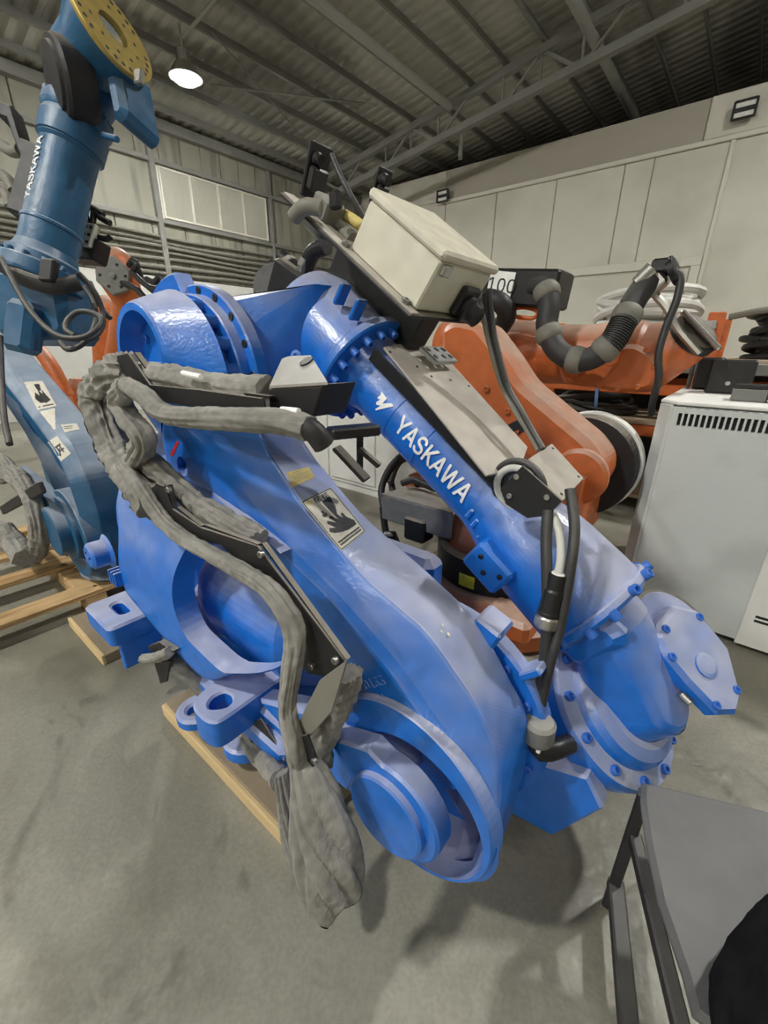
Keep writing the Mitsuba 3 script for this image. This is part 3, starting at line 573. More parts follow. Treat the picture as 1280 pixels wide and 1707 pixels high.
# motors and connectors behind the elbow
mo = A3([(-1.44,1.15,1.403)][0])
mt = add(R1 + '__motor', lathe([(.06, 0), (.078, .012), (.082, .06), (.082, .20), (.07, .22)], mo + A3((-.03, .10, -.08)), unit((.35, -.85, .42)), 40), 'black_metal', 30)
for k in range(4): add(mt + '__fin', lathe([(.07, 0), (.087, .001), (.087, .006), (.07, .007)], mo + A3((-.03, .10, -.08)) + unit((.35, -.85, .42)) * (.05 + .018 * k), unit((.35, -.85, .42)), 32), 'black_metal', 30)
add(R1 + '__motor', obox(A3([(-1.263,1.1,1.391)][0]), unit((.8, .2, -.5)), unit((-.2, 1, 0)), unit((.5, 0, .8)), (-.10, -.06, -.08), (.10, .08, .045), .012), 'black_metal', 30)
for a in ('475,432@y1.1 486,446@y1.1 496,462@y1.1',): pass
for P in ([(-1.366,1.1,1.488),(-1.326,1.1,1.465),(-1.29,1.1,1.435)], [(-1.238,1.08,1.41),(-1.213,1.08,1.452),(-1.176,1.08,1.483),(-1.117,1.08,1.493)], [(-1.622,1.2,1.398),(-1.561,1.2,1.405),(-1.502,1.2,1.416)], [(-1.446,1.12,1.47),(-1.395,1.12,1.456),(-1.333,1.12,1.412)]):
    cn = add(R1 + '__motor_connector', tube(P, .026, 14), 'black_plastic', 40)
    add(cn + '__nut', cyl(A3(P[1]) + A3((-.012, 0, .0)), A3(P[1]) + A3((.012, 0, -.012)), .034, 10), 'steel' if P[0][2] > 1.5 else 'grey_metal')

# cable cover over the forearm
cvp = [(0.049,0.895),(0.034,0.961),(0.044,1.148),(0.389,1.093),(0.46,1.082),(0.505,0.955),(0.483,0.815)]
cv = add(R1 + '__cable_cover', place(plate(cvp, .006, .0015), (FO[0], 0, FO[2]) + FPP * .106, FD, EY, FPP), 'cover_grey', False, label='dusty grey sheet-metal cable cover')
add(cv + '__side', fbox((.045, .072, .865), (.50, .107, .87), .001), 'black_plastic', False)
for a, y in ((.09, 1.06), (.11, 1.09)): add(cv + '__bolt', bolt(fr3(a, .112, y), FPP, .010, .010, 6), 'rack_orange')
for a, y in ((.13, .95), (.17, .97), (.19, 1.04), (.22, 1.1), (.07, .90)): add(cv + '__hole', cyl(fr3(a, .111, y), fr3(a, .1135, y), .0035, 8), 'black_plastic')
bkp = [(0.501,0.931),(0.488,1.157),(0.611,1.133),(0.623,0.943)]
bk = add(R1 + '__clamp_bracket', place(plate(bkp, .005, .001), (FO[0], 0, FO[2]) + FPP * .130, FD, EY, FPP), 'cover_grey', False, label='dusty square clamp plate over the forearm')
bq = A3(bkp); y0b = bq[:, 1].min()
bkf = [(0.526,0.191),(0.625,0.197),(0.629,0.156),(0.606,0.12),(0.557,0.107),(0.527,0.121)]
add(bk + '__face', plateY([(FO[0] + FD[0] * a + FPP[0] * b, FO[2] + FD[2] * a + FPP[2] * b) for a, b in bkf], .795, .006, .001), 'black_metal', False)
for q in [(-0.306,0.794,0.962),(-0.242,0.794,0.934),(-0.316,0.794,0.92)]: add(bk + '__bolt', bolt(q, -EY, .006, .005), 'steel')
for q in bkp: add(bk + '__hole', cyl(fr3(q[0] * .8 + bq[:, 0].mean() * .2, .134, q[1] * .8 + bq[:, 1].mean() * .2), fr3(q[0] * .8 + bq[:, 0].mean() * .2, .1365, q[1] * .8 + bq[:, 1].mean() * .2), .0035, 8), 'black_plastic')
lp = A3([(-0.328,0.83,0.913)][0])
for r, m_, dy in ((.050, 'cable_white', .0), (.062, 'hose_black', .012), (.042, 'hose_black', .02)):
    add(R1 + '__cable_loop', tube([lp + FD * r * math.cos(t) + FPP * r * math.sin(t) + EY * (dy + .01 * t) for t in np.linspace(.6, 2 * math.pi + .2, 22)], .008, 10), m_, 40)
# hanging cables and their plug
for P, r, m_ in (([(-0.239,0.8,0.906),(-0.227,0.78,0.853),(-0.209,0.76,0.789),(-0.188,0.74,0.698),(-0.178,0.73,0.593),(-0.172,0.72,0.494)], .011, 'hose_black'),
                 ([(-0.213,0.83,0.947),(-0.185,0.8,0.883),(-0.172,0.77,0.811),(-0.166,0.75,0.703),(-0.167,0.73,0.629),(-0.168,0.72,0.513)], .010, 'hose_black'),
                 ([(-0.239,0.82,0.9),(-0.209,0.79,0.874),(-0.192,0.77,0.829),(-0.19,0.76,0.789)], .008, 'cable_white'),
                 ([(-0.537,1.06,1.329),(-0.507,1.05,1.227),(-0.451,1.03,1.117),(-0.401,1.01,1.062),(-0.365,1,1.021),(-0.325,0.98,0.983)], .0075, 'hose_black'),
                 ([(-0.559,1.06,1.31),(-0.522,1.05,1.22),(-0.47,1.04,1.115),(-0.413,1.02,1.05),(-0.377,1.01,1.014),(-0.338,0.99,0.977)], .0065, 'collar_grey'),
                 ([(-0.553,1.07,1.324),(-0.518,1.06,1.224),(-0.458,1.04,1.109),(-0.389,1.02,1.03),(-0.349,1,0.991)], .0075, 'hose_black')):
    add(R1 + '__hanging_cable', tube(P, r, 12), m_, 40)
cg = add(R1 + '__cable_plug', lathe([(.012, 0), (.020, .006), (.022, .03), (.020, .034), (.020, .075), (.017, .08), (.017, .11)], [(-0.191,0.745,0.691)][0], unit(A3([(-0.19,0.76,0.789)][0]) - A3([(-0.191,0.745,0.691)][0])), 24), 'black_plastic', 30)
add(cg + '__ring', lathe([(.021, .0), (.0235, .004), (.0235, .022), (.021, .026)], [(-0.191,0.743,0.689)][0], unit(A3([(-0.19,0.76,0.789)][0]) - A3([(-0.191,0.745,0.691)][0])), 24), 'steel', 30)
add(cg + '__tie', lathe([(.012, 0), (.013, .001), (.013, .005), (.012, .006)], [(-0.189,0.76,0.796)][0], EZ, 16), 'white_print', 30)
cn = add(R1 + '__cable_connector', lathe([(.014, 0), (.030, .004), (.032, .012), (.032, .045), (.026, .052), (.012, .054)], [(-0.158,0.7,0.451)][0], unit((-.02, .0, 1)), 28), 'grey_metal', 30)
add(cn + '__elbow', tube([(-0.16,0.7,0.445),(-0.145,0.7,0.428),(-0.125,0.72,0.431),(-0.109,0.76,0.421)], .020, 16), 'black_plastic', 40)
add(cn + '__clip', bx(A3([(-0.145,0.68,0.45)][0]) - .006, A3([(-0.145,0.68,0.45)][0]) + (.002, .004, .02), .001), 'white_print', False)

# hose brackets, cloth sleeves
ub = [(-1.102,1.177),(-1.042,1.183),(-0.962,1.122),(-0.762,1.125),(-0.575,1.124),(-0.57,1.103),(-0.804,1.091),(-0.975,1.091),(-1.071,1.09),(-1.128,1.127)]
b1 = add(R1 + '__hose_bracket', plateY(ub, .405, .005, .001), 'black_metal', False, label='long black upper hose bracket')
ubt = [(a, .44 + 0 * c, c) for a, c in ub]
add(b1 + '__ledge', cat([beam((a[0], .425, a[1]), (c[0], .425, c[1]), .012, .004) for a, c in zip(ub[1:4], ub[2:5])]), 'black_metal', False)
bb = [(-0.6,1.137),(-0.465,1.149),(-0.49,1.101),(-0.602,1.101)]
sb = add(R1 + '__hose_box', plateY(bb, .435, .07, .004), 'black_metal', False, label='black folded plate holding the sleeve end')
tb = A3([(-0.591,0.433,1.14),(-0.64,0.5,1.179),(-0.629,0.505,1.183),(-0.57,0.505,1.186),(-0.456,0.433,1.153)])
add(sb + '__plate', tm(np.vstack([tb, tb + (0, 0, -.004)]), [(0, 1, 2), (0, 2, 3), (0, 3, 4), (5, 7, 6), (5, 8, 7), (5, 9, 8)] + [(i, (i + 1) % 5, 5 + (i + 1) % 5) for i in range(5)] + [(i, 5 + (i + 1) % 5, 5 + i) for i in range(5)]), 'cover_grey', False)
add(sb + '__hole', lathe([(1e-4, 0), (.012, 0), (.012, .002), (1e-4, .002)], (tb[3] * .62 + tb[4] * .38) * .72 + tb[1] * .28 + (0, 0, .003), unit(np.cross(tb[1] - tb[0], tb[3] - tb[0])), 16), 'black_plastic', 30)
lb = [(-0.98,0.909),(-0.94,0.909),(-0.918,0.861),(-0.802,0.849),(-0.602,0.869),(-0.39,0.731),(-0.425,0.676),(-0.489,0.649),(-0.635,0.802),(-0.727,0.831),(-0.937,0.789),(-1.017,0.829)]
b2 = add(R1 + '__hose_bracket', plateY(lb, .385, .005, .001), 'black_metal', False, label='cranked black lower hose bracket')
add(b2 + '__ledge', cat([beam((a[0], .40, a[1]), (c[0], .392, c[1]), .010, .004) for a, c in zip(lb[1:5], lb[2:6])]), 'black_metal', False)
for q in [(-0.906,0.384,0.91),(-0.585,0.384,0.86),(-0.407,0.384,0.727),(-0.468,0.384,0.681),(-0.97,0.384,0.846),(-0.537,0.384,0.767)]: add(b2 + '__bolt', bolt(q, -EY, .007, .008), 'steel')
FS_ = 'sleeve_cloth'
def sleeve(P, r=None, fold=.16, seed=1, n=40, flat=1., label=None):
    k = add(R1 + '__cloth_sleeve', tube(P, r, n, .006, fold * 1.9, seed, flat), FS_, 60, label=label); return k
sleeve([(-1.012,0.38,1.119),(-0.927,0.375,1.104),(-0.848,0.375,1.076),(-0.703,0.38,1.083),(-0.585,0.39,1.091),(-0.509,0.4,1.094),(-0.469,0.405,1.09)], .0175, .12, 2, label='grey cloth hose sleeve in front of the upper bracket')
add(R1 + '__sleeve_end', tube([(-0.473,0.405,1.091),(-0.461,0.41,1.083),(-0.455,0.42,1.065)], .0165, 16), 'black_rubber', 40)
sleeve([(-1.113,0.44,1.137),(-1.001,0.44,1.134),(-0.9,0.44,1.132),(-0.796,0.44,1.128),(-0.687,0.44,1.127),(-0.621,0.45,1.125)], .026, .14, 3, label='grey cloth sleeve behind the upper bracket')
sleeve([(-1.095,0.43,1.144),(-1.219,0.43,1.133),(-1.343,0.43,1.077),(-1.31,0.42,0.994),(-1.238,0.41,0.916),(-1.114,0.4,0.877),(-1.017,0.395,0.849)], .036, .26, 4, 48, label='bunched grey cloth sleeve looping down at the elbow')
sleeve([(-1.014,0.38,1.116),(-1.09,0.385,1.081),(-1.055,0.385,1.041),(-1.009,0.39,0.999),(-1.114,0.395,0.925)], .022, .2, 14)
sleeve([(-1.106,0.37,0.931),(-1.014,0.37,0.883),(-0.949,0.37,0.838),(-0.868,0.37,0.817),(-0.747,0.37,0.813),(-0.643,0.37,0.812),(-0.563,0.365,0.814),(-0.502,0.36,0.794),(-0.48,0.36,0.75),(-0.487,0.35,0.678),(-0.495,0.34,0.6),(-0.469,0.33,0.541),(-0.461,0.33,0.496)], .0145, .18, 5, label='grey cloth sleeve running along the lower bracket')
sleeve([(-1.149,0.42,0.96),(-1.042,0.42,0.925),(-0.989,0.43,0.896),(-0.909,0.44,0.859),(-0.789,0.44,0.84),(-0.699,0.45,0.821)], .023, .22, 6)
sleeve([(-1.206,0.4,0.31),(-1.125,0.41,0.292),(-1.076,0.44,0.226),(-1.027,0.47,0.118),(-0.887,0.46,0.128),(-0.751,0.43,0.181),(-0.635,0.4,0.233)], .024, .14, 7, label='grey cloth sleeve passing under the front foot')
def bag(P, seed, flat, hem=.02):
    m = tube(P, None, 96, .005, .10, seed, flat, pleat=.30)
    n_ = 96; k = (len(m.vertices) - 2) // n_                     # ragged hem: push the last rings up and down around the rim
    for r in range(4):
        a = np.arange((k - 1 - r) * n_, (k - r) * n_); m.vertices[a, 2] += hem * (1 - r / 4) * (meshkit.noise(np.stack([np.cos(np.arange(n_) / n_ * 6.283) * 2 + seed, np.sin(np.arange(n_) / n_ * 6.283) * 2, np.zeros(n_)], 1), seed) - .5)
    return m
bgp = [(*q, r) for q, r in zip([(-0.465,0.34,0.502),(-0.43,0.33,0.476),(-0.4,0.32,0.422),(-0.37,0.31,0.361),(-0.356,0.305,0.309),(-0.343,0.3,0.278)], (.020, .034, .046, .055, .057, .050))]
add(R1 + '__cloth_sleeve', bag(bgp, 11, .45, .05), FS_, 60, label='crumpled grey cloth bag end hanging to the floor')
bgp = [(*q, r) for q, r in zip([(-0.549,0.35,0.381),(-0.525,0.345,0.315),(-0.494,0.34,0.239),(-0.451,0.335,0.197),(-0.416,0.33,0.163)], (.016, .026, .034, .034, .026))]
add(R1 + '__cloth_sleeve', bag(bgp, 17, .5), FS_, 60)
gs = [(-0.414,0.703),(-0.351,0.778),(-0.389,0.654),(-0.455,0.546),(-0.495,0.478),(-0.509,0.506)]
g = add(R1 + '__guard_strip', plateY(gs, .35, .005, .001), 'collar_grey', False, label='dusty flat guard strip beside the sleeve')
sleeve([(-0.419,0.42,0.669),(-0.436,0.42,0.603),(-0.469,0.42,0.522),(-0.492,0.41,0.45),(-0.493,0.4,0.4)], .020, .3, 9)
for P in ([(-0.483,0.535),(-0.444,0.572),(-0.424,0.53),(-0.44,0.487),(-0.469,0.469)], [(-0.872,0.206),(-0.759,0.306),(-0.67,0.237),(-0.678,0.166),(-0.746,0.132)]):
    k = add(R1 + '__hose_clamp', plateY(P, .34 if P[0][0] > -.62 else .44, .005, .001), 'black_metal', False)
    add(k + '__bolt', bolt((P[2][0], .339 if P[0][0] > -.62 else .439, P[2][1]), -EY, .006, .006), 'steel')
cl = add(R1 + '__hose_clamp', plateY([(-1.255,0.319),(-1.145,0.393),(-1.054,0.407),(-1.096,0.368),(-1.209,0.311)], .375, .02, .002), 'black_metal', False)
add(R1 + '__hose_clamp', plateY([(-1.229,0.282),(-1.101,0.343),(-1.16,0.235),(-1.215,0.195)], .375, .006, .001), 'black_metal', False)
sleeve([(-1.07,0.37,0.4),(-1.143,0.36,0.347),(-1.261,0.36,0.278)], .013, .2, 21)
add(R1 + '__steel_pin', cyl([(-0.506,0.47,0.534)][0], [(-0.448,0.45,0.561)][0], .013, 16), 'steel')
for P in ([(-0.803,0.4,1.152),(-0.74,0.4,1.148)], [(-0.521,0.4,1.112),(-0.483,0.4,1.113)]): add(b1 + '__cable_tie', tube(P, .005, 8, curve=False), 'white_print')
# strut and small black plates under the elbow
k = add(R1 + '__stop_bracket', beam([(-0.634,0.6,1.034)][0], [(-0.59,0.7,1.035)][0], .045, .022, e=.004), 'black_plastic', False)
add(k + '__arm', beam([(-0.594,0.58,1.015)][0], [(-0.531,0.6,0.955)][0], .030, .008, e=.002), 'black_metal', False)
add(k + '__lever', beam([(-0.603,0.66,1.032)][0], [(-0.623,0.68,0.932)][0], .014, .012), 'black_metal', False)
add(k + '__lever', beam([(-0.604,0.66,0.996)][0], [(-0.558,0.67,0.965)][0], .012, .010), 'black_metal', False)

# stickers, casting marks on the lower arm
TPO = A3((-.624, .59, .845)); TPD = unit((-.49, 0, .28)); TPN = unit((.28, 0, .49))
def on_top(q):                                                   # drop a point onto the arm's upper face
    q = A3(q); return q
def tri_of(x): return x

# ---------------------------------------------------------------- boards and pallets
pw = thing('wooden_board', 'brown plywood sheet with a pale sawn edge on the floor under the big blue robot', 'board')
add(pw + '__sheet', bx((-1.29, .40, .0), (-.60, 1.33, .052), .003), 'plywood', False)
add(pw + '__edge', bx((-1.29, .385, .0), (-.60, .402, .05), .004), 'pallet_pale', False)
pb = thing('wooden_board', 'short plywood board sticking out under the left foot of the big blue robot', 'board')
add(pb + '__sheet', bx((-2.12, .36, .0), (-1.72, .80, .045), .003), 'plywood', False)
add(pb + '__edge', bx((-2.12, .348, .0), (-1.72, .362, .048), .003), 'pallet_pale', False)
pt = thing('pallet', 'weathered timber pallet under the grey-blue robot at the left', 'pallet')
for k, x in enumerate((-2.26, -2.66, -3.0, -3.36)):
    add(pt + '__plank', bx((x - .005, -.35, .085), (x + .105, 1.3, .112), .004), 'pallet_wood', False)
for y in (-.25, .44, 1.15): add(pt + '__runner', bx((-3.36, y, .0), (-2.16, y + .09, .084), .004), 'pallet_wood', False)
for q in ((-2.2, .50), (-2.2, .12)): add(pt + '__nail', cyl((q[0], q[1], .109), (q[0], q[1], .1135), .008, 10), 'black_print')

# ---------------------------------------------------------------- the grey-blue robot at the left
R2 = thing('robot_arm', 'older grey-blue robot arm at left edge with gold tool flange', 'robot arm')
TP = 'teal_paint'
lc = (-2.22, .39)
la = [(-3.0,1.22),(-2.61,1.05),(-2.36,.945),(-2.12,.83),(-2.03,.68),(-2.0,.50),(-2.02,.38),(-2.06,.28),(-2.14,.21),(-2.25,.19),(-2.35,.22),(-2.42,.31),(-2.43,.42),(-2.38,.52),(-2.45,.64),(-2.62,.78),(-2.85,.90),(-3.05,1.02)]
lr = smooth_ring(ccw(la), 140, 2)
am = loftY([(.48, inset(lr, .05)), (.484, inset(lr, .044)), (.51, inset(lr, .018)), (.53, inset(lr, .004)), (.54, lr), (.64, lr), (.65, inset(lr, .01))])
am = cut(am, tubeY([(.165, .44), (.165, .50), (.10, .56), (.04, .565)], *lc, 56))
arm2 = add(R2 + '__lower_arm', am, TP, 30)
bs2 = add(R2 + '__pivot_boss', tubeY([(.10, .40), (.112, .405), (.115, .42), (.115, .45), (.145, .455), (.148, .47), (.148, .52)], -2.23, .42, 56), TP, 30)
add(R2 + '__pivot_bracket', plateY([(-2.75, .62), (-2.35, .60), (-2.14, .47), (-2.14, .36), (-2.4, .30), (-2.75, .36)], .43, .05, .006), TP, 30)
add(R2 + '__base', bx((-3.1, .60, .19), (-2.25, 1.2, .62), .05), TP, 30)
bm2 = add(R2 + '__base_foot', lathe([(.16, 0), (.18, .015), (.15, .06), (.15, .10), (.19, .14)], (-2.30, .66, .122), EZ, 40), TP, 30)
def sheet2(pts, material, key, lift=.002):
    Q = A3(pts); return add(key, plate_quad(Q, lift), material, False)
def plate_quad(Q, t):
    n = unit(np.cross(Q[1] - Q[0], Q[2] - Q[0])); V = np.vstack([Q - n * t, Q + n * t]); return hull(V)
add(R2 + '__elbow_box', obox([(-2.11,0.56,1.322)][0], (0.822,0.528,-0.002), (-0.009,0.077,0.994), (0.539,-0.82,0.165), (-.155, -.12, -.10), (.155, .12, .09), .03), TP, 30)
ebx = R2 + '__elbow_box'
add(ebx + '__lobe', obox([(-2.04,0.457,1.225)][0], (0.853,0.46,-0.189), (0.058,0.312,0.942), (0.528,-0.806,0.212), (-.06, -.06, -.05), (.05, .12, .04), .02), TP, 30)
# forearm of that robot, in metres from its lower ring
G0, G1 = A3([(-2.019,0.582,1.492)][0]), A3([(-2.001,0.732,1.845)][0]); GD = unit(G1 - G0)
add(R2 + '__elbow_ring', lathe([(0.082, -.10), (0.123, -.095), (0.1255, -.085), (0.1255, -.05), (0.123, -.045), (0.1132, -.044), (0.1115, -.02), (0.0984, -.01), (0.082, .03)], G0, GD, 64), TP, 30)
ug, vg, _ = frame_for(GD)
for t in np.linspace(0, 2 * np.pi, 14, endpoint=False): add(R2 + '__elbow_ring__bolt', bolt(G0 + GD * (-.045) + (ug * math.cos(t) + vg * math.sin(t)) * .119, GD, .009, .012), TP)
GL = np.linalg.norm(G1 - G0)
fo2 = add(R2 + '__forearm', lathe([(0.0738, -.02), (0.08774, -.01), (0.08774, .085), (0.09184, .088), (0.09184, .096), (0.08692, .10), (0.08446, GL - .10), (0.08528, GL - .03), (0.09266, GL - .02), (0.09512, GL + .05), (0.08856, GL + .09), (0.0656, GL + .10)], G0, GD, 72), TP, 30)
col2 = add(R2 + '__wrist_collar', lathe([(0.082, GL - .02), (0.0984, GL - .015), (0.1, GL + .045), (0.09512, GL + .06), (0.1033, GL + .075), (0.1033, GL + .10), (0.082, GL + .13)], G0, GD, 64), TP, 30)
for t in np.linspace(0, 2 * np.pi, 12, endpoint=False): add(col2 + '__bolt', bolt(G0 + GD * (GL + .10) + (ug * math.cos(t) + vg * math.sin(t)) * .094, GD, .010, .014), TP)
tx2 = meshkit.text_mesh('YASKAWA', .034, .0012, bold=True); tx2.vertices[:, 0] *= .205 / (tx2.bounds[1][0] - tx2.bounds[0][0])
tx2 = tx2.subdivide_to_size(.012)
cdir = unit(A3((0, 0, 1.2)) - (G0 + G1) / 2); ax1 = unit(cdir - GD * (cdir @ GD)); ax2 = np.cross(GD, ax1)
v = tx2.vertices; ph = math.radians(-58) - v[:, 1] / .086; rr = .0868 + v[:, 2]
P = G0 + GD * (.135 + v[:, :1]) + ax1 * (rr * np.cos(ph))[:, None] + ax2 * (rr * np.sin(ph))[:, None]
add(fo2 + '__lettering', outward(tm(P, tx2.faces)), 'white_print', False, label='white capital lettering')
W0 = A3([(-1.97,0.812,2.009)][0])
w2 = add(R2 + '__wrist', hull(np.vstack([lathe([(.085, 0), (.085, .02)], G0 + GD * (GL + .11), GD, 32).vertices, trimesh.creation.icosphere(2, .09).vertices + W0, trimesh.creation.icosphere(2, .09).vertices + A3([(-1.962,0.871,2.114)][0])])), TP, 40)
GN = unit((-0.123,-0.987,-0.06))
add(w2 + '__gear_cover', lathe([(.07, -.10), (.105, -.09), (.112, -.07), (.112, -.01), (.105, .0), (.092, .003), (.088, .012), (.05, .016)], A3([(-1.939,0.703,1.99)][0]), GN, 64), 'black_metal', 30, label='dark grey round wrist gear cover')
TN = unit((0.864,0.318,0.382)); TC = A3([(-1.809,0.848,2.125)][0])
hd = add(w2 + '__tool_head', lathe([(.07, -.20), (.095, -.18), (.10, -.10), (.122, -.035), (.128, -.012)], TC, TN, 56), TP, 30)
gf = add(w2 + '__tool_flange', lathe([(.12, -.014), (.130, -.010), (.132, .0), (.130, .004), (.045, .004), (.045, -.012), (1e-4, -.012)], TC, TN, 72), 'brass', 30, label='gold coloured tool flange with a ring of holes')
un, vn, _ = frame_for(TN)
for t in np.linspace(0, 2 * np.pi, 28, endpoint=False):
    if int(t * 4) % 5: add(w2 + '__tool_flange__hole', cyl(TC + TN * .0035 + (un * math.cos(t) + vn * math.sin(t)) * .112, TC + TN * .0046 + (un * math.cos(t) + vn * math.sin(t)) * .112, .0062, 10), 'black_print') if False else add(gf + '_hole' if False else w2 + '__tool_flange_hole', cyl(TC + TN * .0035 + (un * math.cos(t) + vn * math.sin(t)) * .112, TC + TN * .0048 + (un * math.cos(t) + vn * math.sin(t)) * .112, .0062, 10), 'black_print')
for t in np.linspace(0, 2 * np.pi, 10, endpoint=False): add(w2 + '__tool_flange_hole', cyl(TC + TN * .0035 + (un * math.cos(t) + vn * math.sin(t)) * .078, TC + TN * .0048 + (un * math.cos(t) + vn * math.sin(t)) * .078, .0048, 8), 'black_print')
add(w2 + '__side_cover', obox(A3([(-1.828,0.868,1.975)][0]), (0.826,0.408,0.303), (-0.286,0.101,0.939), (0.349,-0.905,0.25), (-.028, -.11, -.10), (.032, .09, .06), .022), TP, 30)
add(w2 + '__latch', obox(A3([(-1.736,0.873,1.999)][0]), (0.92,0.297,-0.07), (-0.054,0.291,0.941), (0.349,-0.905,0.25), (-.016, -.022, -.01), (.016, .022, .01), .004), 'steel', 30)
for q in [(-2.033,0.823,2.216),(-1.853,0.797,2.04)]: add(w2 + '__bolt', bolt(q, TN, .014, .02), TP)
for d in (-.012, .012): add(w2 + '__rib', tube([A3(q) + TN * d for q in [(-2.074,0.825,2.23),(-2.001,0.811,2.142),(-1.921,0.806,2.055)]], .010, 10), TP, 40)
add(w2 + '__stop_pin', cyl([(-1.859,0.781,1.852)][0], [(-1.793,0.796,1.831)][0], .010, 12), TP)
# black bracket, straps and cables on it
fr = A3([(-2.35,0.647,2.021),(-2.309,0.673,2.005),(-2.254,0.663,1.895),(-2.189,0.702,1.869),(-2.176,0.666,1.777),(-2.181,0.591,1.634),(-2.237,0.555,1.654),(-2.241,0.642,1.834),(-2.311,0.649,1.96),(-2.337,0.632,1.97)])
cv3 = unit((0.587,-0.723,0.363)); xr, yr = unit((0.774,0.633,0.008)), unit((-0.236,0.277,0.932))
add(R2 + '__hose_frame', place(plate([((q - fr[0]) @ xr, (q - fr[0]) @ yr) for q in fr], .06, .006), fr[0] - cv3 * .05, xr, yr, cv3), 'black_metal', False, label='black steel hose frame behind the forearm')
for P in ([(-2.418,0.632,1.909),(-2.347,0.646,1.875),(-2.295,0.659,1.871)], [(-2.391,0.601,1.802),(-2.332,0.607,1.774),(-2.305,0.61,1.736)], [(-2.376,0.583,1.742),(-2.322,0.589,1.721),(-2.301,0.585,1.679)]): add(R2 + '__hose', tube(P, .020, 12), 'collar_grey', 40)
rg = A3([(-2.054,0.449,1.451),(-1.933,0.469,1.404),(-1.847,0.499,1.38),(-1.807,0.528,1.373),(-1.78,0.586,1.39)])
add(R2 + '__clamp_band', tube(rg, .014, 10, flat=1.8), 'black_metal', 40)
add(R2 + '__clamp_block', obox(A3([(-1.812,0.518,1.417)][0]), (0.833,0.514,-0.049), (-0.01,0.317,0.923), (0.516,-0.792,0.259), (-.024, -.035, -.015), (.024, .035, .015), .004), 'black_metal', 30)
for P in ([(-1.941,0.432,1.455),(-1.857,0.426,1.388),(-1.773,0.426,1.308),(-1.702,0.44,1.248),(-1.652,0.466,1.219),(-1.614,0.51,1.22),(-1.61,0.557,1.25),(-1.636,0.577,1.278),(-1.68,0.564,1.296),(-1.713,0.538,1.295),(-1.717,0.506,1.268),(-1.7,0.492,1.241),(-1.661,0.501,1.223)],
          [(-1.79,0.592,1.418),(-1.785,0.611,1.393),(-1.777,0.627,1.358),(-1.774,0.635,1.313),(-1.758,0.623,1.265),(-1.744,0.588,1.226),(-1.747,0.55,1.21)],
          [(-1.878,0.652,1.404),(-1.843,0.65,1.345),(-1.812,0.656,1.306),(-1.792,0.662,1.286)], [(-1.833,0.505,1.206),(-1.784,0.507,1.183),(-1.758,0.532,1.191),(-1.759,0.575,1.225),(-1.782,0.613,1.284),(-1.83,0.632,1.343),(-1.865,0.625,1.386)],
          [(-1.83,0.35,1.221),(-1.736,0.303,1.086),(-1.623,0.265,0.995),(-1.544,0.247,0.939)]):
    add(R2 + '__cable', tube(P, .0085 if P[0][0] > -9 else .01, 10), 'hose_black', 40)
vb = A3([(-2.075,0.749,1.587)][0])
vl = add(R2 + '__valve_manifold', obox(vb, (0.885,0.342,-0.199), (0.117,0.398,0.878), (0.438,-0.856,0.258), (-.022, -.045, -.02), (.03, .045, .01), .003), 'beige_paint', 30, label='pale perforated valve plate')
for i in range(3):
    for j in range(2): add(vl + '__port', cyl(vb + A3((0.885,0.342,-0.199)) * (-.008 + .024 * j) + A3((0.117,0.398,0.878)) * (-.028 + .028 * i) + A3((0.438,-0.856,0.258)) * .008, vb + A3((0.885,0.342,-0.199)) * (-.008 + .024 * j) + A3((0.117,0.398,0.878)) * (-.028 + .028 * i) + A3((0.438,-0.856,0.258)) * .014, .006, 10), 'black_plastic')
add(R2 + '__valve_body', obox(A3([(-2.109,0.757,1.547)][0]), (0.9,0.401,-0.106), (0.067,0.38,0.924), (0.438,-0.856,0.258), (-.06, -.05, -.04), (.06, .03, .03), .006), 'black_plastic', 30)
for P in ([(-2.083,0.761,1.624),(-2.104,0.765,1.666),(-2.122,0.772,1.709)], [(-2.072,0.773,1.63),(-2.078,0.79,1.673),(-2.058,0.796,1.652),(-2.021,0.815,1.631)], [(-2.042,0.773,1.581),(-2.017,0.79,1.575),(-2.005,0.804,1.584)], [(-2.146,0.768,1.683),(-2.096,0.783,1.688),(-2.049,0.807,1.66)]):
    add(R2 + '__air_fitting', tube(P, .011, 10), 'black_metal', 40)

# cloth hoses hanging at the far left of that robot, and its dark mounting
for P, r in (([(-3.02,0.4,0.522),(-2.667,0.4,0.606),(-2.435,0.4,0.579),(-2.323,0.39,0.506),(-2.344,0.38,0.386),(-2.556,0.38,0.208)], .035), ([(-3.154,0.345,0.2),(-2.823,0.335,0.262),(-2.603,0.325,0.257),(-2.464,0.32,0.246)], .04), ([(-2.965,0.42,0.644),(-2.737,0.41,0.637),(-2.571,0.4,0.594),(-2.521,0.4,0.545)], .02)):
    add(R2 + '__cloth_sleeve', tube(P, r, 40, .008, .35, 31 + int(r * 1000)), 'sleeve_cloth', 60)
add(R2 + '__hose_bracket', beam([(-3.165,0.385,0.297)][0], [(-2.085,0.39,0.664)][0], .02, .05, e=.004), 'black_metal', False)

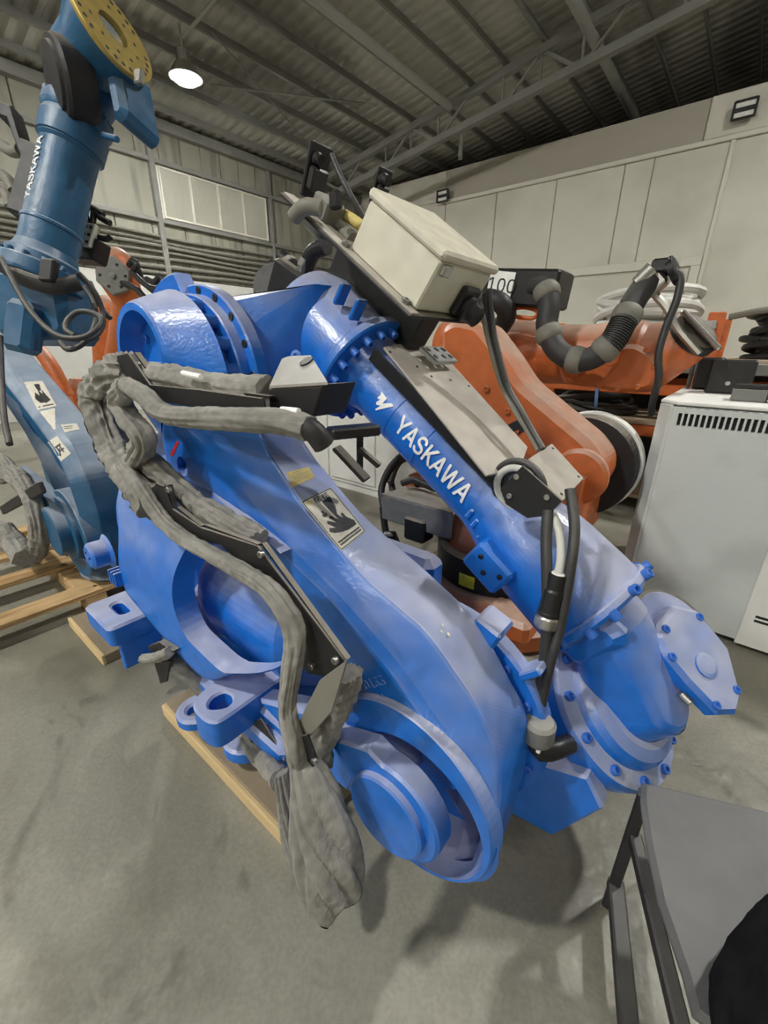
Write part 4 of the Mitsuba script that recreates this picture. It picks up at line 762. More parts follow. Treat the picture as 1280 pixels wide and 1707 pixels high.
# ---------------------------------------------------------------- stickers, paint chips and cast marks on both blue robots
def decal(key, G, polys, material, lift=.002, thick=.0006, **k):
    """Thin printed shapes lying on a patch given by 5 x 5 points; polys in (u right, v down) from 0 to 1."""
    C = [G[0, 0], G[0, -1], G[-1, -1], G[-1, 0]]; w, h = np.linalg.norm(C[1] - C[0]), np.linalg.norm(C[3] - C[0]); n_ = unit(np.cross(C[2] - C[0], C[3] - C[1]))
    if n_[2] < 0: n_ = -n_
    ms = []
    for P in polys:
        m = plate([(a * w, b * h) for a, b in P], thick, 0).subdivide_to_size(max(w, h) / 6)
        u, v, z = np.clip(m.vertices[:, 0] / w, 0, .9999) * 4, np.clip(m.vertices[:, 1] / h, 0, .9999) * 4, m.vertices[:, 2:]
        i, j = u.astype(int), v.astype(int); u, v = (u - i)[:, None], (v - j)[:, None]
        m.vertices = (G[j, i] * (1 - u) + G[j, i + 1] * u) * (1 - v) + (G[j + 1, i] * (1 - u) + G[j + 1, i + 1] * u) * v + n_ * (lift + z); ms.append(outward(m))
    return add(key, cat(ms), material, False, **k)
box4 = lambda a, b, c, d: [(a, b), (c, b), (c, d), (a, d)]
full = [box4(0, 0, 1, 1)]
armk = R1 + '__lower_arm'
YS = A3([[-0.724,0.538,0.944],[-0.72,0.554,0.945],[-0.725,0.577,0.943],[-0.732,0.603,0.94],[-0.74,0.631,0.937],[-0.716,0.539,0.938],[-0.714,0.555,0.939],[-0.719,0.577,0.938],[-0.725,0.602,0.935],[-0.733,0.628,0.933],[-0.709,0.539,0.932],[-0.707,0.556,0.933],[-0.712,0.577,0.932],[-0.718,0.601,0.93],[-0.726,0.627,0.928],[-0.701,0.54,0.926],[-0.701,0.557,0.927],[-0.706,0.578,0.926],[-0.712,0.6,0.925],[-0.719,0.625,0.924],[-0.693,0.54,0.919],[-0.695,0.558,0.92],[-0.7,0.578,0.92],[-0.705,0.6,0.92],[-0.712,0.623,0.919]]).reshape(5, 5, 3)
WS = A3([[-0.665,0.54,0.893],[-0.668,0.564,0.895],[-0.673,0.59,0.895],[-0.68,0.618,0.894],[-0.688,0.65,0.893],[-0.636,0.541,0.873],[-0.64,0.565,0.874],[-0.646,0.591,0.874],[-0.653,0.619,0.873],[-0.661,0.65,0.873],[-0.606,0.54,0.854],[-0.61,0.563,0.855],[-0.616,0.589,0.855],[-0.624,0.618,0.854],[-0.632,0.648,0.854],[-0.578,0.54,0.834],[-0.58,0.561,0.837],[-0.585,0.585,0.838],[-0.592,0.613,0.837],[-0.6,0.643,0.837],[-0.55,0.54,0.816],[-0.551,0.56,0.819],[-0.555,0.582,0.821],[-0.56,0.607,0.822],[-0.568,0.635,0.822]]).reshape(5, 5, 3)
G1 = A3([[-2.58,0.531,1.033],[-2.572,0.547,1.034],[-2.573,0.564,1.035],[-2.574,0.582,1.035],[-2.575,0.601,1.035],[-2.525,0.525,1.006],[-2.511,0.539,1.008],[-2.512,0.557,1.009],[-2.514,0.575,1.01],[-2.516,0.594,1.011],[-2.472,0.519,0.979],[-2.456,0.533,0.982],[-2.453,0.55,0.984],[-2.456,0.569,0.985],[-2.459,0.588,0.987],[-2.42,0.513,0.953],[-2.404,0.527,0.957],[-2.395,0.543,0.96],[-2.399,0.562,0.962],[-2.404,0.581,0.963],[-2.372,0.508,0.927],[-2.355,0.522,0.932],[-2.344,0.537,0.936],[-2.347,0.556,0.938],[-2.352,0.576,0.941]]).reshape(5, 5, 3)
G2 = A3([[-2.358,0.51,0.923],[-2.346,0.522,0.927],[-2.336,0.534,0.93],[-2.335,0.549,0.933],[-2.339,0.565,0.935],[-2.323,0.51,0.907],[-2.313,0.519,0.91],[-2.304,0.529,0.913],[-2.299,0.539,0.915],[-2.301,0.551,0.917],[-2.289,0.511,0.892],[-2.282,0.517,0.893],[-2.276,0.524,0.895],[-2.269,0.53,0.897],[-2.265,0.538,0.899],[-2.255,0.512,0.876],[-2.251,0.515,0.877],[-2.247,0.519,0.878],[-2.243,0.523,0.879],[-2.239,0.527,0.88],[-2.223,0.512,0.861],[-2.221,0.513,0.861],[-2.219,0.514,0.861],[-2.217,0.516,0.861],[-2.216,0.517,0.861]]).reshape(5, 5, 3)
G3 = A3([[-2.221,0.539,0.878],[-2.219,0.553,0.877],[-2.218,0.568,0.877],[-2.217,0.582,0.877],[-2.216,0.597,0.876],[-2.208,0.538,0.871],[-2.206,0.552,0.871],[-2.206,0.566,0.871],[-2.206,0.581,0.871],[-2.206,0.596,0.871],[-2.195,0.537,0.865],[-2.194,0.55,0.865],[-2.194,0.565,0.865],[-2.194,0.579,0.866],[-2.195,0.594,0.866],[-2.183,0.535,0.858],[-2.181,0.549,0.859],[-2.182,0.563,0.86],[-2.183,0.578,0.86],[-2.185,0.593,0.861],[-2.17,0.534,0.851],[-2.168,0.547,0.853],[-2.17,0.562,0.854],[-2.172,0.576,0.855],[-2.174,0.591,0.856]]).reshape(5, 5, 3)
G4 = A3([[-2.583,0.557,0.749],[-2.202,0.485,0.821],[-2.196,0.493,0.828],[-2.19,0.502,0.834],[-2.184,0.51,0.841],[-2.558,0.56,0.729],[-2.17,0.485,0.806],[-2.165,0.493,0.812],[-2.159,0.502,0.819],[-2.154,0.51,0.826],[-2.533,0.562,0.708],[-2.147,0.486,0.789],[-2.141,0.495,0.796],[-2.136,0.504,0.803],[-2.131,0.512,0.81],[-2.137,0.481,0.763],[-2.13,0.489,0.771],[-2.124,0.498,0.778],[-2.118,0.507,0.786],[-2.114,0.516,0.793],[-2.121,0.484,0.745],[-2.115,0.493,0.753],[-2.109,0.502,0.76],[-2.103,0.511,0.768],[-2.1,0.52,0.775]]).reshape(5, 5, 3)
k = decal(armk + '__yellow_sticker', YS, full, 'sticker_yellow', .0012, label='small yellow sticker with faint lines of print')
decal(k.replace('__yellow_sticker', '__yellow_sticker_print'), YS, [box4(.38, .14, .62, .22)] + [box4(.08, .34 + .14 * i, .92 - .1 * (i % 2), .38 + .14 * i) for i in range(4)], 'rack_board', .0019)
decal(armk + '__warning_sticker', WS, full, 'sticker', .0012, label='cream warning sticker with a dark hand symbol')
hand = [(.10, .66), (.16, .60), (.34, .66), (.20, .52), (.26, .48), (.46, .60), (.36, .46), (.42, .43), (.58, .58), (.54, .46), (.60, .44), (.70, .58), (.72, .50), (.78, .49), (.80, .60), (.92, .72), (.90, .80), (.60, .80), (.40, .77), (.22, .72)]
tip = [(.50, .16), (.80, .14), (.74, .34), (.62, .48), (.55, .46), (.52, .34)]
ink = [box4(.02, .008, .98, .020), box4(.02, .98, .98, .992), box4(.02, .01, .035, .99), box4(.965, .01, .98, .99), hand, tip, box4(.28, .30, .34, .42), box4(.24, .36, .38, .40)]
for gx in (.34, .62):                                            # two framed characters of the heading
    ink += [box4(gx, .045, gx + .18, .057), box4(gx + .02, .075, gx + .16, .086), box4(gx + .0, .06, gx + .025, .135), box4(gx + .07, .10, gx + .17, .11), box4(gx + .07, .10, gx + .092, .14), box4(gx + .07, .13, gx + .17, .14)]
ink += [box4(.10 + .055 * i, .86 + .05 * j, .14 + .055 * i, .89 + .05 * j) for i in range(15) for j in range(2)]
decal(armk + '__warning_sticker_print', WS, ink, 'black_print', .0019)
decal(armk + '__warning_sticker_mark', WS, [[(.17, .05), (.24, .09), (.17, .13), (.10, .09)]], 'sticker_yellow', .0020)
L2 = R2 + '__lower_arm'
for nm, C, pr in (('__warning_sticker', G1, [[(.15, .62), (.30, .40), (.45, .55), (.50, .30), (.62, .50), (.72, .34), (.78, .56), (.88, .74), (.6, .82), (.3, .78)], [(.45, .12), (.75, .12), (.66, .36), (.5, .36)], box4(.1, .90, .9, .93)]),
                  ('__white_sticker', G3, [box4(.1, .3, .7, .36), box4(.1, .55, .6, .61)]),
                  ('__warning_sticker', G4, [box4(.3, .35, .8, .42), box4(.35, .42, .45, .7), box4(.6, .42, .7, .75), box4(.2, .6, .85, .66), [(.2, .8), (.5, .5), (.56, .54), (.28, .84)]])):
    kk = decal(L2 + nm, C, full, 'sticker', .0012); decal(L2 + nm + '_print', C, pr, 'black_print', .0022)
decal(L2 + '__worn_sticker', G2, full, 'sticker', .0012)
add(L2 + '__rim', cut(tubeY([(.16, .468), (.205, .468), (.21, .473), (.21, .56), (.16, .56)], *lc, 64), tubeY([(.165, .44), (.165, .53), (.10, .545), (.04, .545)], *lc, 56)), TP, 30)
# red paint stroke, chipped paint, cast numbers
add(armk + '__red_mark', plateY([(-1.142,0.927),(-1.09,0.971),(-1.078,0.969),(-1.129,0.924)], .4988, .0014, 0), 'red_mark', False, label='red paint stroke')
g3 = np.random.default_rng(4)
for (x, y, z_, r) in ((-.3438, .5642, .7104, .008), (-.3252, .5713, .6992, .0065), (-.33, .578, .705, .0025), (-.318, .585, .70, .003), (-.352, .575, .716, .002), (-.335, .590, .71, .002)):
    nn = unit((.55, -.15, .78)); a_, b_, _ = frame_for(nn)
    P = [(r * (1 + .35 * g3.normal()) * math.cos(t) * .8, r * (1 + .25 * g3.normal()) * math.sin(t) * 1.2) for t in np.linspace(0, 6.283, 10, endpoint=False)]
    add(armk + '__paint_chip', place(plate(P, .004, 0), A3((x, y, z_)) - nn * .001, a_, b_, nn), 'sticker', False)
q0, q1 = A3([(-0.462,0.5,0.539)][0]), A3([(-0.399,0.5,0.593)][0]); dx = unit(q1 - q0); dz = unit(np.cross(dx, -EY)) * -1
dz = dz if dz[2] > 0 else -dz
add(armk + '__cast_number', place(meshkit.text_mesh('10133', .020, .0035, bold=True), q0 + EY * .001, dx, dz, -EY), 'blue_paint', False)
add(armk + '__cast_number', place(meshkit.text_mesh('111888', .012, .003, bold=True), A3([(-0.446,0.5,0.517)][0]) + EY * .001, dx, dz, -EY), 'blue_paint', False)

# ---------------------------------------------------------------- the orange robot behind
R3 = thing('robot_arm', 'large orange robot arm with a black ribbed hose standing behind the blue one', 'robot arm')
OP = 'orange_paint'
bc = (-.745, 1.79)
b3 = add(R3 + '__base', lathe([(.40, 0), (.43, .02), (.43, .09), (.36, .13), (.33, .185)], (*bc, 0), EZ, 64), OP, 30)
add(R3 + '__base_lug', bx((-.62, 1.40, .10), (-.42, 1.56, .20), .02), OP, 30)
rg3 = add(R3 + '__turntable_ring', lathe([(.27, .18), (.285, .19), (.285, .33), (.26, .34)], (*bc, 0), EZ, 64), 'black_metal', 30, label='black turntable ring')
th = np.radians(-103)
yl = [(math.cos(a) * .2865, math.sin(a) * .2865) for a in np.linspace(-1.72, -1.45, 8)]
V = [(bc[0] + x, bc[1] + y, z) for z in (.205, .265) for x, y in yl]; V += [(bc[0] + x * .99, bc[1] + y * .99, z) for z in (.205, .265) for x, y in yl]
add(rg3 + '__warning_sticker', hull(V), 'label_yellow', False, label='yellow warning sticker')
add(R3 + '__column', hull(np.vstack([lathe([(.25, .34), (.22, .42)], (*bc, 0), EZ, 32).vertices, bx((-.85, 1.72, .42), (-.40, 2.15, .72), 0).vertices])), OP, 30)
lp3 = [(-1.161,1.28),(-1.083,1.319),(-0.961,1.296),(-0.84,1.174),(-0.739,1.056),(-0.57,0.946),(-0.425,0.853),(-0.361,0.782),(-0.351,0.704),(-0.385,0.625),(-0.45,0.582),(-0.534,0.627),(-0.731,0.783),(-0.956,0.935),(-1.141,1.143)]
lk = add(R3 + '__link_arm', plateY([tuple(q) for q in smooth_ring(ccw(lp3), 110, 2)], 1.82, .26, .03), OP, 30)
for q in [(-0.888,1.818,1.028),(-0.78,1.818,0.94)]: add(lk + '__bolt', bolt(q, -EY, .014, .012), OP)
add(lk + '__cap', tubeY([(.02, 1.79), (.10, 1.79), (.115, 1.80), (.115, 1.83)], *[(-0.442,0.708)][0], 48), OP, 30)
lt = place(meshkit.text_mesh('A', .030, .001, bold=True), [(-0.747,1.812,0.848)][0], unit((.75, 0, -.55)), unit((.55, 0, .75)), -EY)
lbp = [(-0.77,0.882),(-0.731,0.907),(-0.689,0.87),(-0.728,0.836)]
lb3 = add(lk + '__name_plate', plateY(lbp, 1.815, .006, 0), 'black_print', False)
add(lb3 + '__letter', lt, 'rack_orange', False)
gcx, gcz = [(-0.516,0.674)][0]
rm = add(R3 + '__shoulder_ring', tubeY([(.13, 2.10), (.232, 2.10), (.236, 2.11), (.236, 2.20), (.22, 2.21)], gcx, gcz, 64), 'black_metal', 30)
add(rm + '__band', tubeY([(.20, 2.205), (.243, 2.205), (.247, 2.21), (.247, 2.26), (.2, 2.265)], gcx, gcz, 64), 'cabinet_white', 30, label='pale band of the shoulder gear')
cb3 = add(R3 + '__cable_tray', bx((-1.30, 1.58, .365), (-.885, 1.60, .50), .006), 'grey_metal', False, label='folded grey sheet tray on the robot base')
add(cb3 + '__top', plateZ([(-1.30, 1.58), (-.885, 1.58), (-.93, 1.74), (-1.26, 1.78)], .497, .008, .002), 'grey_metal', False)
add(cb3 + '__bottom', bx((-1.30, 1.60, .365), (-.885, 1.75, .373), .002), 'grey_metal', False)
for P in ([(-1.381,1.7,0.358),(-1.44,1.75,0.455),(-1.421,1.8,0.57),(-1.357,1.85,0.656),(-1.313,1.9,0.677)], [(-1.397,1.8,0.434),(-1.451,1.85,0.5),(-1.435,1.9,0.582),(-1.366,1.95,0.619)], [(-1.404,1.78,0.49),(-1.41,1.85,0.579),(-1.367,1.92,0.652)], [(-1.373,1.68,0.383),(-1.339,1.66,0.275),(-1.304,1.65,0.216)], [(-1.247,1.68,0.546),(-1.186,1.7,0.57),(-1.076,1.7,0.555),(-0.978,1.68,0.556)]):
    add(R3 + '__base_cable', tube(P, .019, 10), 'black_rubber', 40)
add(R3 + '__base_cable_plug', obox(A3([(-1.265,1.62,0.246)][0]), unit((.8, .3, .2)), unit((-.3, .8, .3)), unit((-.2, -.3, .9)), (-.035, -.02, -.05), (.035, .02, .04), .008), 'black_plastic', 30)
oc = add(R3 + '__counterweight', plateY([(-1.346,0.459),(-1.324,0.54),(-1.237,0.584),(-1.14,0.502)], 1.84, .10, .008), OP, 30)
add(oc + '__hole', cyl(A3([(-1.262,1.838,0.502)][0]), A3([(-1.262,1.838,0.502)][0]) + (0, .004, 0), .022, 16), 'black_plastic')
add(R3 + '__terminal_box', obox(A3([(-1.043,1.56,0.375)][0]), EX, EY, EZ, (-.10, -.0, -.07), (.02, .10, .05), .01), 'black_metal', 30)
# upper arm, wrist
ya = 2.62
ua = add(R3 + '__upper_arm', cat([lathe([(.10, -1.46), (.17, -1.42), (.185, -1.30), (.185, -1.05), (.172, -.99), (.160, -.95), (.155, -.70), (.165, -.60), (.165, -.45), (.12, -.38)], (0, ya, 1.165), EX, 56)]), OP, 30)
add(R3 + '__elbow', lathe([(.10, -.26), (.16, -.24), (.17, -.2), (.17, .2), (.15, .22)], (-1.27, 2.42, 1.20), EY, 48), OP, 30)
cp3 = [tuple(q) for q in smooth_ring(ccw([(-0.797,1.105),(-0.763,1.186),(-0.604,1.202),(-0.448,1.225),(-0.364,1.178),(-0.315,1.086),(-0.342,1.016),(-0.456,0.994),(-0.614,1.014),(-0.752,1.021)]), 60, 2)]
c3 = add(R3 + '__arm_cover', plateY(cp3, 2.43, .06, .02), OP, 30)
for q in [(-0.394,2.43,1.196),(-0.35,2.43,1.126),(-0.4,2.43,1.028),(-0.482,2.43,1.014),(-0.568,2.43,1.026),(-0.677,2.43,1.071)]: add(c3 + '__bolt', bolt(q, -EY, .014, .008), 'orange_paint')
add(c3 + '__plug', tubeY([(.01, 2.425), (.035, 2.425), (.038, 2.43), (.038, 2.436)], *[(-0.536,1.156)][0], 32), OP, 30)
wx = A3([(-0.344,2.62,1.149)][0]); wt = A3([(-0.253,2.6,1.253)][0]); wdn = unit(A3([(-0.248,2.55,1.252)][0]) - A3([(-0.359,2.62,1.132)][0]))
add(R3 + '__wrist', hull(np.vstack([lathe([(.165, -.10), (.15, .0)], wx, EX, 32).vertices, lathe([(.115, -.03), (.11, 0)], wt, wdn, 32).vertices])), OP, 35)
add(R3 + '__tool_flange', lathe([(.10, 0), (.118, .004), (.118, .035), (.10, .04)], wt, wdn, 40), 'black_metal', 30)
up3 = unit(np.cross(EY, wdn))
add(R3 + '__tool_plate', obox(wt + wdn * .045, up3, EY, wdn, (-.11, -.09, -.004), (.13, .09, .02), .008), 'steel', 30)
add(R3 + '__tool_bracket', tube([A3(q) for q in [(-0.468,2.5,1.527),(-0.417,2.48,1.436),(-0.362,2.48,1.379),(-0.302,2.48,1.294),(-0.236,2.48,1.226),(-0.19,2.48,1.181)]], .018, 8), 'steel', 40)
bx3 = add(R3 + '__control_box', obox(A3([(-1.076,2.3,1.498)][0]), unit((1, 0, -.10)), EY, unit((.10, 0, 1)), (-.13, .0, -.09), (.27, .22, .08), .012), 'black_plastic', 30, label='black box carrying the number plate')
sg3 = add(R3 + '__number_plate', obox(A3([(-1.094,2.295,1.502)][0]), unit((1, 0, -.17)), EY, unit((.17, 0, 1)), (-.075, -.004, -.062), (.065, .0, .062), .001), 'white_print', False, label='white plate with the number 100')
t100 = meshkit.text_mesh('100', .062, .0015); t100.vertices[:, :2] -= t100.bounds.mean(0)[:2]
add(sg3 + '__number', place(t100, A3([(-1.092,2.291,1.501)][0]), unit((1, 0, -.17)), unit((.17, 0, 1)), -EY), 'black_print', False)
hp3 = [(-0.939,2.34,1.487),(-0.875,2.32,1.476),(-0.835,2.3,1.392),(-0.823,2.28,1.297),(-0.754,2.26,1.195),(-0.652,2.25,1.148),(-0.574,2.25,1.163),(-0.511,2.26,1.228),(-0.487,2.3,1.316),(-0.473,2.36,1.405),(-0.447,2.42,1.486)]
hs3 = add(R3 + '__hose', tube(hp3, .052, 24, .01), 'bellows', 40, label='thick black hose')
C3 = spline(hp3, .009); k = 0
for i in range(len(C3) - 1):
    fr_ = i / len(C3)
    if .64 < fr_ < .80: add(hs3 + '__ring', lathe([(.05, -.0032), (.0575, -.002), (.0575, .002), (.05, .0032)], C3[i], C3[i + 1] - C3[i], 28), 'bellows', 40)
for fr_ in (.10, .30, .50, .63, .80):
    i = int(fr_ * len(C3)); add(hs3 + '__collar', lathe([(.052, -.034), (.060, -.026), (.064, -.008), (.064, .008), (.060, .026), (.052, .034)], C3[i], C3[i + 1] - C3[i - 1], 32), 'collar_grey', 40)
ce = A3([(-0.432,2.45,1.483)][0])
cl3 = add(R3 + '__hose_clamp', obox(ce, unit((.7, 0, .7)), EY, unit((-.7, 0, .7)), (-.05, -.05, -.05), (.05, .05, .05), .012), 'steel', 30)
add(cl3 + '__disc', lathe([(.04, 0), (.062, .004), (.062, .028), (.05, .032)], ce + A3((.06, -.01, .03)), unit((.85, -.1, .45)), 32), 'black_plastic', 30)
add(cl3 + '__clip', cyl(ce + A3((-.05, -.07, -.01)), ce + A3((.0, -.07, .05)), .03, 20), 'steel')
add(cl3 + '__block', bx(ce + A3((-.01, -.06, .03)), ce + A3((.06, .04, .085)), .008), 'black_plastic', 30)
add(R3 + '__cable', tube([(-0.399,2.45,1.516),(-0.35,2.42,1.515),(-0.323,2.42,1.483),(-0.316,2.4,1.4),(-0.33,2.38,1.291),(-0.332,2.36,1.179),(-0.31,2.36,1.077),(-0.317,2.4,0.966),(-0.319,2.45,0.905)], .016, 10), 'hose_black', 40)
add(R3 + '__elbow_hose', tube([(-1.211,2.2,1.417),(-1.127,2.2,1.432),(-1.052,2.22,1.41),(-1.031,2.26,1.357),(-1.077,2.3,1.302)], .048, 16), 'black_rubber', 40)
for P in ([(-1.074,2.35,1.378),(-0.994,2.35,1.397),(-0.912,2.35,1.377),(-0.923,2.35,1.344),(-1.021,2.35,1.353)], ): add(R3 + '__loose_wire', tube(P, .010, 8), 'rack_orange', 40)

# second orange robot at the back left: only its wrist and arm show
R4 = thing('robot_arm', 'orange robot with a grey hexagonal flange seen behind the grey-blue robot', 'robot arm')
hc4 = A3([(-4.107,1.6,1.712)][0]); n4 = unit((.80, -.55, -.05)); u4 = unit(np.cross(EZ, n4)); v4 = np.cross(n4, u4)
add(R4 + '__flange', place(plate([(.135 * math.cos(a), .15 * math.sin(a)) for a in np.linspace(.3, 6.58, 6, endpoint=False)], .04, .01), hc4 - n4 * .04, u4, v4, n4), 'grey_metal', 30, label='dusty grey hexagonal flange')
for a in np.linspace(0, 6.283, 6, endpoint=False): add(R4 + '__flange_bolt', bolt(hc4 + (u4 * math.cos(a) + v4 * math.sin(a)) * .09, n4, .011, .004), 'black_plastic')
add(R4 + '__flange_boss', lathe([(.02, 0), (.02, .015), (.014, .018)], hc4, n4, 16), 'grey_metal', 30)
hd4 = hc4 - n4 * .16
add(R4 + '__wrist', hull(np.vstack([lathe([(.13, -.04), (.13, .0)], hc4 - n4 * .04, n4, 24).vertices, trimesh.creation.icosphere(2, .13).vertices + hd4 + A3((.02, .0, .09)), trimesh.creation.icosphere(2, .12).vertices + A3([(-4.259,1.75,1.555)][0])])), OP, 40)
add(R4 + '__upper_arm', tube([(*q, r) for q, r in zip([(-4.38,1.8,1.565),(-4.919,1.9,1.278),(-5.701,2,0.768)], (.13, .13, .14))], None, 32), OP, 40)
add(R4 + '__link_arm', hull(np.vstack([trimesh.creation.icosphere(2, .16).vertices + A3([(-5.305,1.95,1.512)][0]), trimesh.creation.icosphere(2, .16).vertices + A3([(-5.687,1.95,0.705)][0])])), OP, 40)
add(R4 + '__base', lathe([(.38, 0), (.40, .03), (.38, .20), (.28, .26), (.26, .70), (.20, .8)], A3([(-6.493,2,0.723)][0]) * (1, 1, 0), EZ, 48), OP, 40)
add(R4 + '__rear_arm', tube([(*q, r) for q, r in zip([(-6.304,1.5,1.185),(-6.15,1.55,0.964),(-6.076,1.6,0.635)], (.07, .08, .09))], None, 24), OP, 40)
for P in ([(-4.016,1.7,1.787),(-3.926,1.7,1.811),(-3.878,1.7,1.774),(-3.96,1.7,1.74),(-3.879,1.7,1.679),(-3.766,1.72,1.611)], [(-4.12,1.65,1.671),(-3.936,1.68,1.618),(-3.808,1.7,1.527)], [(-3.746,1.7,1.669),(-3.627,1.7,1.64),(-3.518,1.7,1.671),(-3.499,1.7,1.623),(-3.608,1.7,1.59),(-3.722,1.7,1.606)], [(-3.998,1.75,1.779),(-3.918,1.75,1.666),(-3.727,1.75,1.569)]):
    add(R4 + '__hose', tube(P, .022, 12), 'black_rubber', 40)

# ---------------------------------------------------------------- cabinets
def cabinet_slots(x0, x1, y, z0, z1, n, w): return [bx((x0 + (x1 - x0) * (i + .5) / n - w / 2, y - .05, z0), (x0 + (x1 - x0) * (i + .5) / n + w / 2, y + .05, z1), 0) for i in range(n)]
K1 = thing('control_cabinet', 'tall pale grey steel cabinet with a row of vent slots at the right', 'cabinet')
add(K1 + '__body', bx((-.205, 2.176, .03), (.70, 3.02, .985), .006), 'cabinet_paint', False)
dp = plateY(rrect(.232, .505, .875, .95, .004, 3), 2.14, .028, .003)
dp = cut(dp, *cabinet_slots(-.185, .62, 2.15, .905, .955, 40, .0125))
add(K1 + '__front_panel', dp, 'cabinet_paint', 30)
add(K1 + '__vent_backing', bx((-.19, 2.169, .895), (.64, 2.1695, .965), 0), 'black_plastic', False)
add(K1 + '__corner_post', plateZ([(-.205, 2.142), (-.215, 2.142), (-.262, 2.215), (-.262, 3.0), (-.215, 3.0), (-.205, 2.2)], .02, .965, .004), 'cabinet_paint', 30)
add(K1 + '__top', plateZ([(-.195, 2.142), (.68, 2.142), (.70, 2.16), (.70, 3.02), (-.262, 3.02), (-.262, 2.215)], .986, .014, .003), 'cabinet_white', 30)
for i in range(26): add(K1 + '__top_slot', bx((-.16 + .03 * i, 2.1405, .975), (-.142 + .03 * i, 2.1425, .979), 0), 'black_plastic', False)
K2 = thing('control_cabinet', 'whiter cabinet standing just right of the grey one, with dark slots low on its side', 'cabinet')
add(K2 + '__body', bx((.72, 2.10, .0), (1.3, 2.9, .93), .008), 'cabinet_white', False)
add(K1 + '__side_skirt', bx((.226, 2.128, .02), (.66, 2.139, .80), .003), 'cabinet_white', False)
for z_ in (.145, .165): add(K1 + '__skirt_slot', bx((.262, 2.125, z_), (.42, 2.1285, z_ + .010), .001), 'black_plastic', False)
t1 = thing('plastic_box', 'black box with a small pale spot standing on the grey cabinet', 'box')
q = A3([(-0.148,2.668,1)][0]); add(t1 + '__body', bx(q + (0, 0, .001), q + (.175, .16, .155), .008), 'black_plastic', 30)
add(t1 + '__badge', lathe([(.010, 0), (.010, .002)], q + A3((.085, .0, .05)), -EY, 16), 'zinc', 30)
t2 = thing('plastic_box', 'black box behind the one with the pale spot on the grey cabinet', 'box')
q = A3([(-0.209,2.735,1)][0]); add(t2 + '__body', bx(q + (-.012, .17, .001), q + (.10, .34, .16), .008), 'black_plastic', 30)
add(t2 + '__handle', cyl(q + A3((-.03, .2, .0)), q + A3((-.03, .2, .20)), .010, 12), 'grey_metal')
t3 = thing('electronic_device', 'small grey device with black top and pale cooling fins on the cabinet', 'device')
q = A3([(-0.033,2.334,1)][0]); add(t3 + '__body', bx(q + (0, 0, .001), q + (.115, .13, .05), .004), 'grey_metal', 30)
add(t3 + '__top', bx(q + (.0, -.001, .05), q + (.115, .13, .066), .004), 'black_plastic', 30)
for i in range(5): add(t3 + '__fin', bx(q + (.118, .0, .004 + i * .0125), q + (.28, .16, .0125 + i * .0125), .002), 'paper', False)
add(t3 + '__core', bx(q + (.119, .02, .001), q + (.27, .15, .06), .002), 'grey_metal', False)
K3 = thing('control_cabinet', 'low white cabinet seen through the gap under the blue elbow', 'cabinet')
add(K3 + '__body', bx((-3.3, 2.60, .06), (-1.62, 3.2, .86), .008), 'cabinet_white', False)
for x in (-3.28, -2.73, -2.18): add(K3 + '__door', bx((x, 2.58, .10), (x + .53, 2.60, .83), .004), 'cabinet_white', False)
add(K3 + '__plinth', bx((-3.28, 2.62, .0), (-1.64, 3.18, .06), 0), 'cabinet_white', False)

# ---------------------------------------------------------------- rack with cables at the back right
S1 = thing('storage_rack', 'orange steel pallet rack in front of the pale wall at the right', 'rack')
for x in (-1.5, -.235, .98):
    for y in (3.62, 4.5): add(S1 + '__upright', bx((x - .045, y - .03, 0), (x + .045, y + .03, 1.42), .006), 'rack_orange', False)
for z_ in (1.10, .95, .66):
    for y in (3.6, 4.5): add(S1 + '__beam', bx((-1.46, y - .035, z_ - .05), (.95, y + .03, z_ + .02), .005), 'rack_orange' if z_ < 1.05 else 'grey_metal', False)
for z_ in (1.12, .68):
    for k in range(4): add(S1 + '__shelf_board', bx((-1.45, 3.64 + .215 * k, z_), (.94, 3.84 + .215 * k, z_ + .022), .003), 'rack_board', False)
add(S1 + '__back_panel', bx((-1.5, 4.56, .02), (.98, 4.58, 1.1), .002), 'black_metal', False)  # black sheet behind the shelves; the gaps between them look dark
add(S1 + '__lower_shelf', bx((-1.45, 3.64, .12), (.94, 4.5, .15), .003), 'rack_board', False)
add(S1 + '__bracket_plate', bx([(-0.288,3.57,1.28)][0], A3([(-0.226,3.57,1.37)][0]) + (0, .012, 0), .003), 'zinc', False)
add(S1 + '__bracket_bolt', bolt([(-0.235,3.57,1.332)][0], -EY, .014, .012, 6), 'zinc')
add(S1 + '__blue_strut', cyl([(-0.831,3.55,0.789)][0], [(-0.852,3.55,1.005)][0], .012, 10), 'rack_blue')
def coil(key, c, R, r, n, m_, seed, squash=1., lift=0.):
    g = np.random.default_rng(seed)
    for i in range(n):
        a0 = g.uniform(0, 6); rr = R * g.uniform(.78, 1.05); ox = g.normal(0, R * .08, 2); tl = g.normal(0, .10, 2)
        P = [(c[0] + ox[0] + rr * math.cos(a), c[1] + ox[1] + rr * squash * math.sin(a), c[2] + lift + r + i * r * .82 + rr * (tl[0] * math.cos(a) + tl[1] * math.sin(a))) for a in np.linspace(a0, a0 + 6.283, 25)]
        add(key + '__loop', tube(P, r, 8, .03), m_, 40)
cw = A3([(-0.64,4,1.292)][0])
C1 = thing('cable_coil', 'thick coil of white cable piled on the rack behind the orange wrist', 'cable')
coil(C1, (cw[0] - .06, 3.98, 1.145), .34, .030, 16, 'cable_white', 3, .6, .01)
C2 = thing('cable_coil', 'heap of black cables on the right half of the rack', 'cable')
coil(C2, (.20, 3.98, 1.145), .25, .021, 15, 'black_rubber', 5, .9, .01)
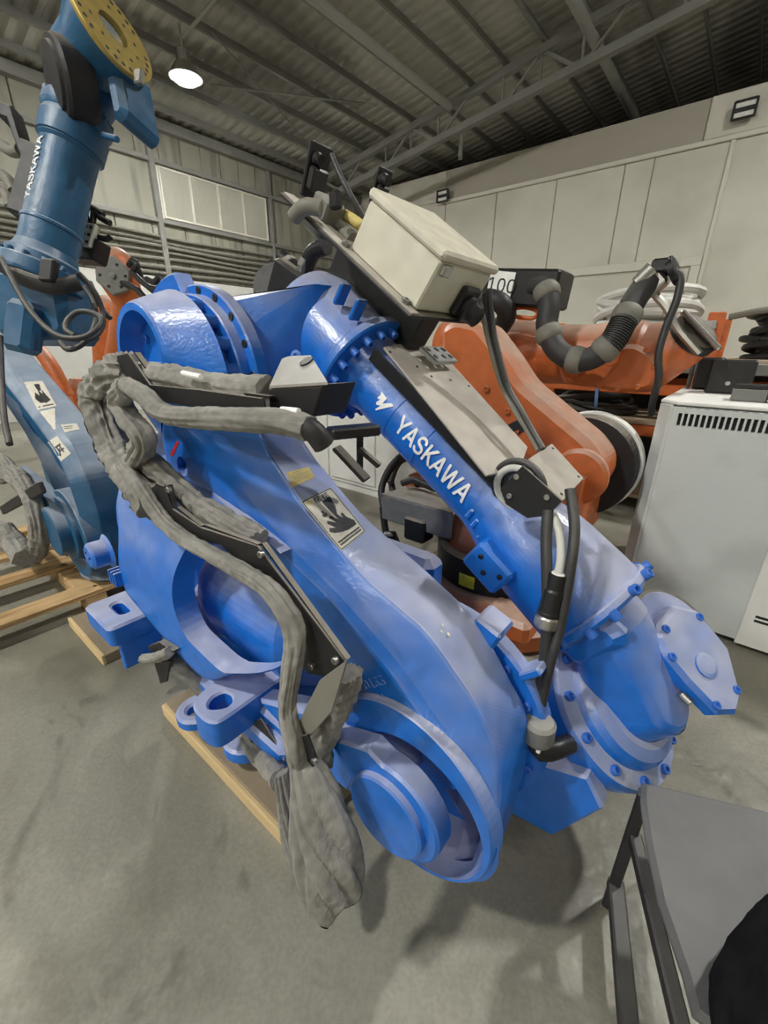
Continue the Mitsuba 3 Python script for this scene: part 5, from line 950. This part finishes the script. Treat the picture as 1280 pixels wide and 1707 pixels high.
add(C2 + '__loop', tube([(-.18, 3.8, 1.40), (.0, 3.75, 1.43), (.2, 3.8, 1.42), (.45, 3.85, 1.40)], .02, 8), 'collar_grey', 40)
for a, b in (((.02, 3.8, 1.42), (.14, 3.75, 1.56)), ((.14, 3.9, 1.42), (.16, 3.9, 1.50))): add(C2 + '__loose_end', tube([a, tuple((A3(a) + A3(b)) / 2 + (.005, 0, 0)), b], .006, 8), 'black_rubber', 40)
C3_ = thing('cable_coil', 'coil of black cable beside the orange shoulder on the rack', 'cable')
coil(C3_, (-.93, 3.98, .702), .30, .020, 7, 'hose_black', 8, .75)

# ---------------------------------------------------------------- stool and bag, bottom right
Q1 = thing('stool', 'low steel stool with a worn grey top at the bottom right corner', 'stool')
tpz = .396
top = plateZ([(0.0285, 0.7932), (0.0342, 0.7505), (0.0541, 0.6792), (0.0874, 0.5861), (0.1273, 0.5121), (0.1425, 0.4750), (0.4750, 0.4750), (0.4940, 0.8550), (0.3800, 0.9120), (0.2223, 0.8788)], tpz - .022, .022, .008)
add(Q1 + '__seat', top, 'stool_top', 30)
add(Q1 + '__leg', bx((0.0266, 0.7742, 0.0), (0.0494, 0.7980, tpz - .02), .004), 'stool_frame', False)
add(Q1 + '__leg', bx((0.456, 0.8075, 0.0), (0.4797, 0.8312, tpz - .02), .004), 'stool_frame', False)
add(Q1 + '__leg', bx((0.1615, 0.342, 0.0), (0.1852, 0.3657, 0.2215), .004), 'stool_frame', False)
add(Q1 + '__leg', bx((0.456, 0.4845, 0.0), (0.4797, 0.5082, tpz - .02), .004), 'stool_frame', False)
add(Q1 + '__foot_rail', beam((0.038, 0.7961, 0.0752), (0.1805, 0.342, 0.0752), .032, .03, e=.004), 'stool_frame', False)
add(Q1 + '__side_rail', beam((0.0427, 0.7885, 0.25), (0.19, 0.475, 0.2168), .024, .028, e=.004), 'stool_frame', False)
add(Q1 + '__cross_rail', beam((0.0997, 0.6745, 0.2358), (0.456, 0.684, 0.2358), .024, .024, e=.004), 'stool_frame', False)
Q2 = thing('cloth_bag', 'black cloth bag slumped on the near side of the stool', 'bag')
m = trimesh.creation.icosphere(4, 1.0); v = m.vertices * (.125, .235, .075)
v = v * (1 + .14 * (2 * meshkit.fbm(m.vertices * 2.2 + 3, 4, 5) - 1))[:, None]; v[:, 2] = np.maximum(v[:, 2], -.045)
ca, sa = .935, -.355; v = np.stack([ca * v[:, 0] - sa * v[:, 1], sa * v[:, 0] + ca * v[:, 1], v[:, 2]], 1)
m.vertices = v + (.300, .57, tpz + .047)
add(Q2 + '__body', m, 'dark_cloth', 60)
add(Q2 + '__strap', tube([(.30, .70, tpz + .06), (.33, .64, tpz + .12), (.38, .56, tpz + .12), (.42, .50, tpz + .06)], .012, 10, flat=.4), 'dark_cloth', 40)
